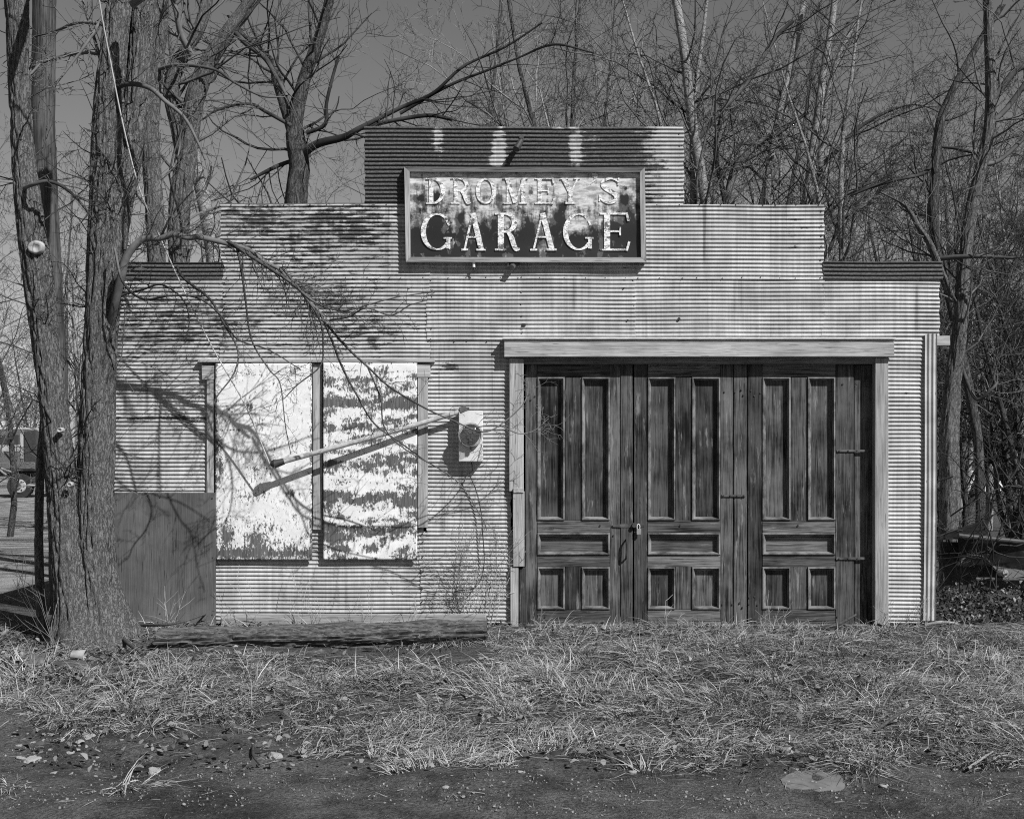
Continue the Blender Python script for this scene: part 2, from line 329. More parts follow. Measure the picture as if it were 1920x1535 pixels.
def sheet(px0, px1, py0, py1, yo, name='corrugated_sheet', rust=None, parent=gar, curl=0.0, tilt=0.0):
    x0, x1, z0, z1 = wx(px0), wx(px1), wz(py1), wz(py0)
    xs = np.linspace(x0, x1, max(3, int((x1-x0)/.045))); ws = np.arange(math.floor(z0/PITCH), math.ceil(z1/PITCH)+1)*PITCH; zs = (ws[:,None] + PITCH*np.array([0,.07,.14,.21,.28,.34,.45,.62,.80,.92])[None,:]).ravel(); zs = zs[(zs > z0-.002) & (zs < z1+.002)]
    X, Z = np.meshgrid(xs, zs); ph = random.uniform(-.12, .12)
    wob = .0022*np.sin(X*2.1+ph*30) + .0012*np.sin(X*6.7+Z*3+ph*50) + tilt*(X-x0)
    uu = np.mod((Z+1e-6)/PITCH, 1.0); c = 2*prof_(uu)-1; Z = Z + wob; 
    dent = .0045*np.sin(1.9*X+3.7*Z+ph*40)*np.sin(2.3*Z-1.1*X) + .002*np.sin(9*X+4*Z+ph*9)*np.sin(6*Z+2*X)
    Y = yo - AMP*c + dent
    edge = np.minimum(X-x0, x1-X)
    Xr = X + np.where(edge < .001, .004*np.sin(Z*41+ph*50) + .002*np.sin(Z*97), 0)
    Y = Y + np.where(edge < .05, curl*(1-edge/.05)*np.sin(Z*7+ph*20), 0)
    pX = X*240+960; pY = (wz(0)-Z)*240
    r = rustmap(pX, pY) if rust is None else np.full_like(X, rust)
    val = np.clip(-c, 0, 1)*.6 + .6*np.clip(-np.roll(c, -1, 0)+c, -1, 1)*0
    k = len(xs); i = np.arange(len(zs)-1)[:,None]*k; j = np.arange(k-1)[None,:]
    Q = np.stack([i+j, i+j+1, i+k+j+1, i+k+j], -1).reshape(-1, 4)
    return np_mesh(name, np.stack([Xr, Y, Z], -1).reshape(-1, 3), Q, 'galvanised', parent, True, {'rust': r.ravel(), 'valley': val.ravel()})
S = [(684,1282,238,388,-.006), (414,806,381,523,-.001), (800,1192,381,523,-.004), (1186,1545,383,523,-.001),
     (216,418,516,676,.003), (412,806,516,676,-.001), (800,1192,516,640,-.004), (1186,1546,516,640,-.001), (1541,1762,516,640,.003),
     (212,405,668,785,.006), (214,405,782,935,.004), (800,958,636,1003,.004), (786,964,996,1068,.007), (789,966,1062,1168,.004), (404,794,985,1168,.009), (205,412,928,1166,.009),
     (1660,1742,636,1168,.006)]
for s in S: sheet(*s, curl=.004, tilt=random.uniform(-.0012, .0012))
sheet(236, 419, 492, 522, -.008, 'ridge_sheet', .85); sheet(1543, 1767, 490, 524, -.009, 'ridge_sheet', .85)
# corner sheet with upright corrugation, wrapping the right corner
xs = np.linspace(wx(1734), wx(1757), 40); zs = np.linspace(wz(1163), wz(626), 60)
X, Z = np.meshgrid(xs, zs); c = np.cos(2*math.pi*(X-xs[0])/.034)
Y = -.016 - .007*c + .003*np.sin(3*Z)
X2 = X + .004*np.sin(2.2*Z) - .018*(wz(626)-Z)/2.24
k = len(xs); i = np.arange(len(zs)-1)[:,None]*k; j = np.arange(k-1)[None,:]
np_mesh('corner_sheet', np.stack([X2, Y, Z], -1).reshape(-1, 3), np.stack([i+j, i+j+1, i+k+j+1, i+k+j], -1).reshape(-1, 4), 'galvanised', gar, True,
        {'rust': np.full(X.size, .16), 'valley': np.clip(-c, 0, 1).ravel()})
# side walls, back wall and roof behind the false front
LX, RX, BK = wx(212), wx(1752), 7.2
def side(x, name):
    ys = np.arange(.02, BK, PITCH*2/6); zs = np.linspace(-.02, 2.22, 4); Yg, Zg = np.meshgrid(ys, zs); c = np.cos(2*math.pi*Yg/(PITCH*2))
    k = len(ys); i = np.arange(len(zs)-1)[:,None]*k; j = np.arange(k-1)[None,:]
    np_mesh(name, np.stack([x + .006*c, Yg, Zg], -1).reshape(-1, 3), np.stack([i+j, i+j+1, i+k+j+1, i+k+j], -1).reshape(-1, 4), 'galvanised', gar, True, {'rust': np.full(Yg.size, .4), 'valley': np.zeros(Yg.size)})
side(LX+.012, 'side_wall'); side(RX-.012, 'side_wall')
mesh('back_wall', [(LX, BK, -.02), (RX, BK, -.02), (RX, BK, 2.22), ((LX+RX)/2, BK, 2.72), (LX, BK, 2.22)], [(0,1,2,3,4)], 'rust_iron', gar)
for a, b in ((LX-.10, (LX+RX)/2), (RX+.10, (LX+RX)/2)):
    mesh('roof_slope', [(a, .03, 2.20), (b, .03, 2.73), (b, BK+.2, 2.73), (a, BK+.2, 2.20), (a, .03, 2.23), (b, .03, 2.76), (b, BK+.2, 2.76), (a, BK+.2, 2.23)],
         [(0,1,2,3), (4,5,6,7), (0,1,5,4), (1,2,6,5), (2,3,7,6), (3,0,4,7)], 'rust_iron', gar)
boxmesh('eave_board', RX-.02, RX+.12, -.01, .10, wz(648), wz(630), 'trim_h', gar)
# inner studs: the boarded wall the sheets are nailed to (leaves door and window openings)
for (a, b, c_, d) in ((414,1545,388,672), (690,1276,244,386), (236,414,500,672), (1545,1752,500,672), (212,386,672,1168), (803,950,672,1168), (1668,1750,672,1168), (386,803,1066,1168)):
    boxmesh('backing_boards', wx(a), wx(b), .022, .05, wz(d), wz(c_), 'inner_dark', gar, 0, 0)
boxmesh('front_floor_sill', wx(950), wx(1668), .0, .20, -.10, wz(1171), 'dark_trim_h', gar)

# doorway trim
board('door_header', 945, 1677, 636, 669, -.085, .075, 'trim_h', gar)
a = P(943, 634, -.10); b = P(1680, 634, -.10)
boxmesh('drip_flashing', a.x, b.x, -.105, -.0, a.z-.006, a.z+.006, 'bright_steel', gar, .001)
board('door_lintel', 957, 1664, 670.5, 682, -.028, .06, 'dark_trim_h', gar)
board('door_jamb', 955, 982, 672, 921, -.042, .07, 'trim_v', gar)
board('door_jamb', 962, 983, 921, 1062, -.052, .08, 'trim_v', gar)
board('door_jamb', 957, 972, 1063, 1174, -.04, .03, 'trim_v', gar); board('door_jamb', 974, 986, 1064, 1174, -.030, .06, 'door_wood_v', gar)
boxmesh('jamb_end_cap', P(962,918,-.06).x, P(982,918,-.06).x, -.062, -.02, P(0,924,-.06).z, P(0,915,-.06).z, 'cut_wood', gar)
board('door_jamb', 1641, 1666, 671, 1172, -.040, .10, 'trim_v', gar)
# doors
YD = .045
def moulding(px0, px1, py0, py1, parent, wv=6.0, deep=.038):
    prof = [(0, -.001), (.10, -.011), (.38, -.013), (.55, .002), (1.0, deep)]
    V = []; F = []
    for f, dy in prof:
        o = f*wv
        for (x, y) in ((px0+o, py0+o), (px1-o, py0+o), (px1-o, py1-o), (px0+o, py1-o)):
            p = P(x + random.uniform(-.2,.2), y + random.uniform(-.2,.2), YD+dy); V.append(p)
    for k in range(len(prof)-1):
        for i in range(4): F.append((4*k+i, 4*k+(i+1) % 4, 4*k+4+(i+1) % 4, 4*k+4+i))
    mesh('moulding', V, F, 'moulding_wood', parent)
def door(px0, px1, c0, c1, m0, m1, label, extra=()):
    d = board('door', px0, px1, 681, 1171, YD+.050, .02, 'door_wood_v', gar, 0, 0)     # the leaf's core
    d['label'] = label
    def bd(nm, a, b, c, e, mat, yo=0.0): return board(nm, a, b, c, e, YD+yo, .0485, mat, d, .002)
    bd('stile', px0, c0, 681, 1171, 'door_wood_v'); bd('stile', c1, px1, 681, 1171, 'door_wood_v', .001)
    bd('rail', c0+.4, c1-.4, 682, 706.5, 'door_wood_h', .002); bd('rail', c0+.4, c1-.4, 975.5, 998, 'door_wood_h', .002)
    bd('rail', c0+.4, c1-.4, 1040.5, 1062, 'door_wood_h', .002); bd('rail', c0+.4, c1-.4, 1142.5, 1170, 'door_wood_h', .001)
    for (y0, y1) in ((707, 975), (1062.5, 1142)):
        bd('mullion', m0, m1, y0, y1, 'door_wood_v', .003)
        for (x0, x1) in ((c0+.5, m0-.5), (m1+.5, c1-.5)):
            board('panel', x0, x1, y0, y1, YD+.036, .010, 'door_wood_v', d, 0); moulding(x0, x1, y0, y1, d, 6.6)
    board('panel', c0+.5, c1-.5, 998.5, 1040, YD+.036, .010, 'door_wood_h', d, 0); moulding(c0+.5, c1-.5, 998.5, 1040, d, 6.8)
    return d
d1 = door(985, 1186, 1007, 1144, 1059.5, 1090, 'leftmost door leaf with the hasp and pull handle')
d2 = door(1189, 1374, 1214, 1351, 1267, 1297, 'middle door leaf with the padlock staple')
d3 = door(1402, 1601, 1429, 1567, 1483, 1514, 'right door leaf beside the dark hinged strip')
board('door_strip', 1164, 1186, 682, 1170, YD-.008, .008, 'door_wood_v', d1, .002)
board('door_strip', 1375.5, 1400, 681, 1171, YD+.004, .05, 'door_wood_v', gar, .003)
board('door_strip', 1602, 1640, 684, 1171, YD+.02, .04, 'door_wood_v', gar, .003)
def hinge(px0, px1, py, parent):
    h = board('hinge_strap', px0, px1, py-2.2, py+2.2, YD-.010, .012, 'rust_iron', parent, .001)
    for k in range(4):
        p = P(px0+(px1-px0)*(.08+.28*k), py, YD-.010); cyl('bolt', p, p+Vector((0,-.006,0)), .006, 'dark_iron', h, 6)
hinge(1353, 1398, 929, d2); hinge(1569, 1628, 845, d3); hinge(1568, 1630, 1047, d3)
def studs(pts, parent):
    for x, y in pts:
        p = P(x, y, YD); cyl('bolt', p+Vector((0,.003,0)), p+Vector((0,-.007,0)), .0085, 'dark_iron', parent, 8, .006)
studs([(991,740),(995,750),(1003,743),(1125,985),(1022,1156),(1150,1004)], d1); studs([(1358,735),(1378,735),(1354,1133),(1373,1133),(1275,985),(1196,1164)], d2)
studs([(1408,732),(1414,742),(1426,737),(1405,1120),(1415,1118),(1404,1132),(1420,1134),(1496,985),(1570,1156),(1580,720)], d3); studs([(1390,731),(1394,741),(1387,1130),(1392,1139),(1606,720),(1627,724)], gar)
# hasp, pull handle
V = [P(1148,984,YD-.012), P(1150,987.5,YD-.012), P(1188,989,YD-.012), P(1188,980,YD-.012), P(1148,984,YD-.002), P(1150,987.5,YD-.002), P(1188,989,YD-.002), P(1188,980,YD-.002)]
mesh('hasp', V, [(0,1,2,3),(0,4,5,1),(1,5,6,2),(2,6,7,3),(3,7,4,0)], 'rust_iron', d1)
p = P(1189, 985, YD-.03); cyl('hasp_staple', p+Vector((0,.03,0)), p+Vector((0,-.012,0)), .022, 'dark_iron', d2, 10, .016)
boxmesh('hasp_tongue', P(1190,0,YD).x, P(1208,0,YD).x, YD-.030, YD-.022, P(0,988,YD).z, P(0,981,YD).z, 'dark_iron', d2)
pipe('pull_handle', [P(1174,1011,YD), P(1175,1013,YD-.05), P(1175,1028,YD-.055), P(1174,1044,YD-.05), P(1173,1048,YD)], .007, 'dark_iron', d1, 8)
pl = empty('padlock', P(1197,1003,YD-.03), 'small brass padlock hanging from the hasp on the doors', 'padlock')
boxmesh('lock_body', P(1193,0,YD).x, P(1201,0,YD).x, YD-.045, YD-.025, P(0,1001,YD).z, P(0,990.5,YD).z, 'tin', pl, .002)
pipe('shackle', [P(1194.5,991,YD-.035), P(1194.5,985,YD-.035), P(1197,982.5,YD-.035), P(1199.5,985,YD-.035), P(1199.5,991,YD-.035)], .0035, 'bright_steel', pl, 6)

# boarded windows
board('window_flashing', 371, 815, 673, 679, -.052, .06, 'trim_h', gar, .002); board('window_head', 380, 806, 679.5, 684, -.02, .03, 'dark_trim_h', gar)
board('window_trim', 387, 402, 712, 930, -.026, .04, 'trim_v', gar); board('window_trim', 378, 402.5, 685, 711.5, -.030, .045, 'trim_h', gar)
board('window_trim', 586, 604.5, 680, 993, -.020, .04, 'trim_v', gar); board('window_trim', 783, 802, 707.5, 989, -.030, .045, 'trim_v', gar); board('window_trim', 782, 807, 682, 707, -.034, .05, 'trim_h', gar)
def window_board(px0, px1, py0, py1, yf, wearfn, label):
    xs = np.linspace(px0, px1, 60); ys = np.linspace(py1, py0, 110); X, Yp = np.meshgrid(xs, ys)
    wv = np.clip(wearfn(X, Yp), 0, 1); a = P(px0, py1, yf); b = P(px1, py0, yf)
    Xw = (X-960)/FPX*(DW+yf); Zw = CZ-(Yp-HOR)/FPX*(DW+yf); Yw = yf + .004*np.sin(3*Zw) + .003*np.sin(5*Xw)
    k = len(xs); i = np.arange(len(ys)-1)[:,None]*k; j = np.arange(k-1)[None,:]
    V = np.stack([Xw, Yw, Zw], -1).reshape(-1, 3); n = len(V); Q = np.stack([i+j, i+j+1, i+k+j+1, i+k+j], -1).reshape(-1, 4)
    bd = [*range(k), *range(2*k-1, n, k), *range(n-2, n-k-1, -1), *range(n-2*k, 0, -k)]
    back = V[bd] + np.array([0, .014, 0]); m = len(bd)
    Q2 = np.array([(bd[t], n+t, n+(t+1) % m, bd[(t+1) % m]) for t in range(m)])
    o = np_mesh('window_board', np.vstack([V, back]), np.vstack([Q, Q2]), 'peeled_paint', gar, False, {'wear': np.concatenate([wv.ravel(), np.full(m, .9)])})
    o['label'] = label
def wl(x, y):
    r = .06 + .42*gauss(x,y,425,1005,14,26) + .42*gauss(x,y,480,1015,17,24) + .25*gauss(x,y,545,930,14,14) + .34*np.exp(-((y-1038)/9)**2) + .35*gauss(x,y,412,860,8,60) + .24*gauss(x,y,468,700,16,10) + .2*gauss(x,y,560,700,22,14)
    r += .3*gauss(x,y,478,880,16,12) + .2*gauss(x,y,468,760,8,12) + .25*gauss(x,y,420,775,6,4) + .35*gauss(x,y,440,806,40,1.0) + .14*np.clip((y-935)/100,0,1) + .2*gauss(x,y,475,930,35,10)
    r = .12 + .95*r
    return r + .3*np.exp(-((x-404)/3)**2) + .3*np.exp(-((x-584)/3)**2)
def wr(x, y):
    tx = x + 0
    y = y + 3*np.sin(x*.035+1) + 4*np.sin(x*.021+2.4)
    band = .62*np.exp(-((y-754)/13)**2) + .5*np.exp(-((y-795)/11)**2)*(.35+.65*(tx > 640)) + .6*np.exp(-((y-868)/15)**2) + .6*np.exp(-((y-934)/15)**2) + .35*np.exp(-((y-990)/9)**2)
    band += .55*gauss(x,y,680,710,60,14) + .4*gauss(x,y,620,700,16,22) + .55*gauss(x,y,625,1020,28,34) + .35*gauss(x,y,710,1005,50,18) + .3*gauss(x,y,760,990,25,30) + .45*gauss(x,y,622,925,16,26) + .35*gauss(x,y,612,790,10,20)
    nz = np.array([[noise.noise(Vector((a_/38, b_/12, 3.3))) + .6*noise.noise(Vector((a_/14, b_/7, 9.1))) for a_, b_ in zip(ra, rb)] for ra, rb in zip(x, y)])
    return .24 + .62*band + .40*nz
window_board(403.5, 585, 681, 1049, -.045, wl, 'white board over the left window, paint mostly whole')
window_board(606, 782, 680, 1049, -.048, wr, 'white board over the right window, paint gone in bands')
# small fixings on the facade
for (x, y, r) in ((982,610,.018), (1273,598,.014), (1180,345,.006), (1170,540,.007), (1177,600,.007)):
    p = P(x, y, -.004); cyl('wall_bolt', p+Vector((0,.006,0)), p+Vector((0,-.022,0)), r, 'dark_iron', gar, 10, r*.7)
a = Acc()
seams = [(808,(525,640)), (1189,(525,640)), (1540,(395,515)), (793,(1000,1160)), (420,(530,670)), (978,(520,640)), (1275,(250,380))]
for x, (y0, y1) in seams:
    y = y0
    while y < y1:
        p = P(x+random.uniform(-1.5,1.5), y, -.008); nl = cyl('sheet_nail', p+Vector((0,.008,0)), p+Vector((0,-.006,0)), .0055, 'rust_iron', gar, 6); y += random.uniform(14, 34)
for y in (387, 524, 641):
    for x in range(425 if y < 600 else 810, 1540, 37):
        if 750 < x < 1220 and y == 387: continue
        p = P(x+random.uniform(-9,9), y-3+random.uniform(-1,1), -.008); cyl('sheet_nail', p+Vector((0,.008,0)), p+Vector((0,-.006,0)), .005, 'rust_iron', gar, 6)
p = P(972, 272, -.02)
kn = empty('lamp_bracket', p, 'dark broken lamp bracket sticking out above the sign', 'bracket')
cyl('arm', P(978,258,0), P(975,268,-.09), .008, 'dark_iron', kn, 8); cyl('socket', P(977,264,-.08), P(968,280,-.13), .020, 'dark_iron', kn, 10, .028); cyl('collar', P(978,257,.0), P(978,257,-.02), .018, 'rust_iron', kn, 10)

# ---------------------------------------------------------------- sign
sg = empty('sign', P(985, 490, 0), "framed weathered sign with raised letters on the garage's upper front", 'sign')
YS = -.045
xs = np.linspace(768, 1203, 120); ys = np.linspace(485, 319, 60); X, Yp = np.meshgrid(xs, ys)
def zs_(zx, zy): return 740+zx/3.84, 300+zy/3.84
def sw(x, y):
    v = (y-325)/160
    r = .85*np.clip(v-.10, 0, 1)**.8 + .04
    for (zx, zy, sx, sy, k) in ((150,560,60,90,.5),(310,520,60,110,.45),(180,200,50,30,.35),(180,280,50,30,.4),(660,520,70,70,.35),(810,560,60,60,.4),(950,560,70,70,.5),(760,270,25,25,.5),(300,260,25,60,.6),
                                (1200,345,30,35,.6),(1200,440,25,60,.45),(1190,620,60,60,.3),(1340,610,70,50,.5),(1660,300,50,70,.6),(1650,200,50,20,.4),(1620,520,90,60,.6),(1730,560,40,150,.6),(1450,560,30,60,.4),(460,420,25,20,.4),(540,560,30,60,-.2),(660,270,30,20,.4),
                                (980,240,20,20,.35),(1545,200,40,20,-.2),(1400,430,80,60,-.5),(1350,260,120,80,-.3),(560,420,60,40,-.25),(1070,300,60,50,-.2),(450,320,40,60,-.2),(1080,640,60,40,-.3),(880,420,60,40,-.2),(1300,480,60,40,-.35),(1530,300,60,40,-.1)):
        cx, cy = zs_(zx, zy); r = r + k*gauss(x, y, cx, cy, sx/3.84, sy/3.84)
    return np.clip(r, 0, 1)
wv = sw(X, Yp); k = len(xs); i = np.arange(len(ys)-1)[:,None]*k; j = np.arange(k-1)[None,:]
np_mesh('sign_panel', np.stack([(X-960)/FPX*(DW+YS), YS + .002*np.sin(X*.05) + .0015*np.sin(Yp*.1), CZ-(Yp-HOR)/FPX*(DW+YS)], -1).reshape(-1, 3), np.stack([i+j, i+j+1, i+k+j+1, i+k+j], -1).reshape(-1, 4), 'sign_panel', sg, True, {'wear': wv.ravel()})
boxmesh('sign_back', wx(766), wx(1205), YS+.008, YS+.02, wz(487), wz(318), 'dark_trim_h', sg)
def mitre(q, mat, yf=-.078, yb=-.014):
    V = [P(x, y, yf) for x, y in q] + [P(x, y, yb) for x, y in q]
    mesh('frame_board', V, [(0,1,2,3), (0,4,5,1), (1,5,6,2), (2,6,7,3), (3,7,4,0)], mat, sg)
o_ = [(758,313), (1209,314), (1212,492), (761,491)]; n_ = [(768,322), (1200,323), (1202,482.5), (770,482)]
mitre([o_[0], n_[0], n_[1], o_[1]], 'dark_trim_h'); mitre([o_[1], n_[1], n_[2], o_[2]], 'trim_v', -.0785); mitre([o_[2], n_[2], n_[3], o_[3]], 'trim_h'); mitre([o_[3], n_[3], n_[0], o_[0]], 'trim_v', -.0785)
def letter(zx0, zx1, zyt, zyb, strokes):
    V = []; F = []; q = 0
    for path, wd in strokes:
        pts = np.array(path, float); m = len(pts); wd = np.broadcast_to(np.asarray(wd, float), (m,)) if np.ndim(wd) < 2 else np.asarray(wd)
        rx = (zx1-zx0)/3.84/240; rz = (zyb-zyt)/3.84/240
        W = np.stack([pts[:,0]*rx, pts[:,1]*rz], -1); t = np.gradient(W, axis=0); t /= np.linalg.norm(t, axis=1, keepdims=True)+1e-9
        nrm = np.stack([-t[:,1], t[:,0]], -1); hw = (wd*rz*.84/2)[:,None]
        A = W + nrm*hw; B = W - nrm*hw
        px, py = zs_(zx0, zyb); o = P(px, py, YS); yf = YS - .0075 - .0005*q; q += 1; n0 = len(V)
        for (s_, y) in ((A, yf), (B, yf), (A, YS), (B, YS)):
            V += [(o.x+x, y, o.z+z) for x, z in s_]
        for k in range(m-1):
            F += [(n0+k, n0+k+1, n0+m+k+1, n0+m+k), (n0+k, n0+2*m+k, n0+2*m+k+1, n0+k+1), (n0+m+k+1, n0+3*m+k+1, n0+3*m+k, n0+m+k)]
        F += [(n0, n0+m, n0+3*m, n0+2*m), (n0+m-1, n0+3*m-1, n0+4*m-1, n0+2*m-1)]
    mesh('letter', V, F, 'letter', sg)
def arc(cx, cy, rx, ry, a0, a1, n=22):
    a = np.linspace(R(a0), R(a1), n); return np.stack([cx+rx*np.cos(a), cy+ry*np.sin(a)], -1), a
def ring(cx, cy, rx, ry, a0, a1, thick, thin, n=24):
    p, a = arc(cx, cy, rx, ry, a0, a1, n); return p, thin+(thick-thin)*np.abs(np.cos(a))**1.5
def serif(x0, x1, y, t=.055): return [(x0, y), (x1, y)], t
def stem(x, y0, y1, w): return [(x, y0), (x, y1)], w
TH, TN = .19, .06
LET = {
 'D': [stem(.27,.03,.97,TH), serif(0,.55,.028), serif(0,.55,.972), ring(.36,.5,.54,.465,-90,90,.20,.07)],
 'R': [stem(.24,.03,.97,TH), serif(0,.46,.028), serif(.0,.5,.972), ring(.42,.735,.37,.235,-90,90,.17,.06), ([(.28,.5),(.45,.5)],.06), (spline([(.52,.5),(.66,.36),(.76,.16),(.86,.04),(1.0,.05)],5), np.interp(np.linspace(0,1,21),[0,.3,.75,1],[.10,.16,.14,.05]))],
 'O': [ring(.5,.5,.41,.46,-180,180,.19,.07,40)],
 'M': [stem(.17,.03,.97,.075), serif(0,.34,.028), serif(-.02,.2,.972), ([(.17,.97),(.5,.04)],.19), ([(.5,.04),(.82,.97)],.07), stem(.83,.03,.97,TH), serif(.66,1.0,.028), serif(.8,1.02,.972)],
 'E': [stem(.24,.03,.97,TH), serif(0,.9,.028), serif(0,.9,.972), ([(.28,.51),(.68,.51)],.055), ([(.68,.40),(.68,.62)],.05), ([(.90,.0),(.99,.24)],.07), ([(.90,1.0),(.96,.78)],.07)],
 'Y': [([(.18,.97),(.5,.46)],.19), ([(.86,.97),(.54,.46)],.07), stem(.51,.03,.48,TH), serif(.26,.76,.028), serif(0,.4,.972), serif(.68,1.0,.972)],
 "'": [(spline([(.62,.98),(.80,.78),(.62,.40),(.12,.02)],5), np.interp(np.linspace(0,1,16),[0,.3,.7,1],[.42,.40,.22,.06])), ([(.30,.86),(.72,.86)],.36)],
 'S': [(spline([(.92,.82),(.84,.88),(.58,.955),(.28,.88),(.17,.72),(.32,.58),(.60,.46),(.83,.31),(.78,.13),(.5,.045),(.2,.11),(.06,.24)],4), np.interp(np.linspace(0,1,45),[0,.15,.3,.55,.75,.9,1],[.05,.06,.15,.20,.15,.06,.08])), ([(.93,.70),(.96,.97)],.06), ([(.05,.36),(.02,.10)],.06)],
 'A': [([(.46,.98),(.14,.04)],.06), ([(.47,.99),(.82,.04)],.165), ([(.24,.36),(.66,.36)],.05), serif(0,.27,.026), serif(.62,1.0,.026)],
 'G': [ring(.5,.5,.46,.465,52,318,.16,.05,34), ([(.82,.80),(.90,.66)],.06), stem(.88,.06,.32,.12), serif(.72,1.0,.335,.05), ([(.80,.20),(.93,.05)],.05)],
}
row1 = [('D',228,360),('R',405,548),('O',585,728),('M',782,955),('E',1010,1150),('Y',1192,1335),("'",1405,1460),('S',1470,1618)]
for ch, a_, b_ in row1: letter(a_, b_, 100 if ch == "'" else (132 if ch != 'S' else 126), 175 if ch == "'" else 318, LET[ch])
for ch, a_, b_ in (('G',198,412),('A',480,655),('R',722,900),('A',975,1165),('G',1222,1430),('E',1478,1690)): letter(a_, b_, 382, 654, LET[ch])
hk = empty('sign_hook', P(888, 495, -.05), 'small white insulator hook hanging under the left half of the sign', 'hook')
cyl('insulator', P(888.5,491,-.055), P(888.5,501,-.055), .011, 'porcelain', hk, 10); pipe('hook_wire', [P(888,500,-.055), P(890,506,-.06), P(893,505,-.06), P(891,501,-.06)], .004, 'dark_iron', hk, 6)
lb = empty('light_fixture', P(963, 495, -.05), 'rusty broken light fixture under the middle of the sign', 'light')
cyl('mount', P(952,496,-.03), P(976,496,-.03), .014, 'porcelain', lb, 10); cyl('socket', P(962,497,-.03), P(960,502,-.09), .028, 'rust_iron', lb, 10, .02)
boxmesh('plate', wx(953), wx(976), -.045, -.02, wz(500), wz(494), 'rust_iron', lb)

# ---------------------------------------------------------------- meter, conduit, wire
em = empty('electric_meter', P(882, 865, -.05), 'pale grey electric meter box with round glass dial beside the doors', 'meter')
board('meter_box', 860, 905.5, 770, 865, -.105, .10, 'meter_steel', em, .004, .0005)
c0 = P(882.5, 815, -.105)
cyl('meter_collar', c0, c0+Vector((0,-.03,0)), .086, 'bright_steel', em, 32); 
V = []; F = []; n = 28
for (r, y) in ((.083,-.030), (.080,-.085), (.070,-.105), (.045,-.112), (.0,-.114)):
    V += [c0+Vector((r*math.cos(2*math.pi*i/n), y, r*math.sin(2*math.pi*i/n))) for i in range(n)]
for k in range(4): F += [(k*n+i, k*n+(i+1) % n, (k+1)*n+(i+1) % n, (k+1)*n+i) for i in range(n)]
mesh('meter_glass', V, F, 'glass', em, True)
cyl('meter_face', c0+Vector((0,-.031,0)), c0+Vector((0,-.05,0)), .072, 'rust_iron', em, 28)
for dx, dz in ((-.03,.02),(0,.02),(.03,.02),(-.015,-.02),(.015,-.02)):
    cyl('meter_dial', c0+Vector((dx,-.05,dz)), c0+Vector((dx,-.056,dz)), .012, 'dial', em, 12)
boxmesh('meter_plate', c0.x-.012, c0.x+.012, c0.y-.056, c0.y-.05, c0.z-.07, c0.z-.03, 'dial', em)
V = [c0+Vector((.0945*math.cos(2*math.pi*i/n)*f, y, .0945*math.sin(2*math.pi*i/n)*f)) for (f, y) in ((1,-.01),(1,-.04),(.88,-.04),(.88,-.01)) for i in range(n)]
mesh('meter_ring', V, [(k*n+i, k*n+(i+1) % n, ((k+1) % 4)*n+(i+1) % n, ((k+1) % 4)*n+i) for k in range(4) for i in range(n)], 'conduit_steel', em)
boxmesh('meter_seal', c0.x-.004, c0.x+.022, c0.y-.05, c0.y-.03, c0.z-.115, c0.z-.09, 'rust_iron', em)
sc = empty('service_conduit', P(872, 770, -.07), 'fallen grey service conduit slanting from the meter across the boarded windows', 'conduit')
pa, pb = P(874, 768, -.075), P(528, 866, -.21)
pipe('pipe', [pa, pa.lerp(pb, .33)+Vector((0,0,-.006)), pa.lerp(pb, .66)+Vector((0,0,-.005)), pb], .0195, 'conduit_steel', sc, 14)
dd = (pb-pa).normalized()
cyl('coupling', pa-dd*.005, pa+dd*.05, .033, 'rust_iron', sc, 12); cyl('elbow', P(873,770,-.07), P(873,764,-.07), .03, 'dark_iron', sc, 12)
cyl('weatherhead', pb-dd*.02, pb+dd*.06, .024, 'dark_iron', sc, 14, .034); cyl('weatherhead_cap', pb+dd*.06+Vector((0,0,.004)), pb+dd*.085+Vector((0,0,.012)), .035, 'dark_iron', sc, 14, .02)
ow = pipe('overhead_wire', [pb+dd*.09, P(460,760,-.31), P(400,655,-.42), P(345,545,-.52), P(300,445,-.62), P(262,355,-.72), P(232,240,-.85), P(206,110,-1.0), P(186,0,-1.15), P(172,-120,-1.3), P(150,-420,-1.8)], .0055, 'wire', None, 6)
tag(ow, 'thin pale overhead wire running down from the trees to the conduit head', 'wire')
mc = pipe('ground_wire', [P(884,866,-.06), P(886,880,-.07), P(881,890,-.07), P(893,920,-.06), P(902,960,-.05), P(905,1000,-.05), P(908,1045,-.05), P(905,1075,-.05), P(898,1092,-.07), P(885,1104,-.08), P(862,1106,-.08), P(850,1112,-.07), P(858,1130,-.05), P(862,1160,-.04), P(862,1185,-.04)], .004, 'cable_dark', None, 6)
tag(mc, 'dark cable hanging below the electric meter down to the ground', 'cable')

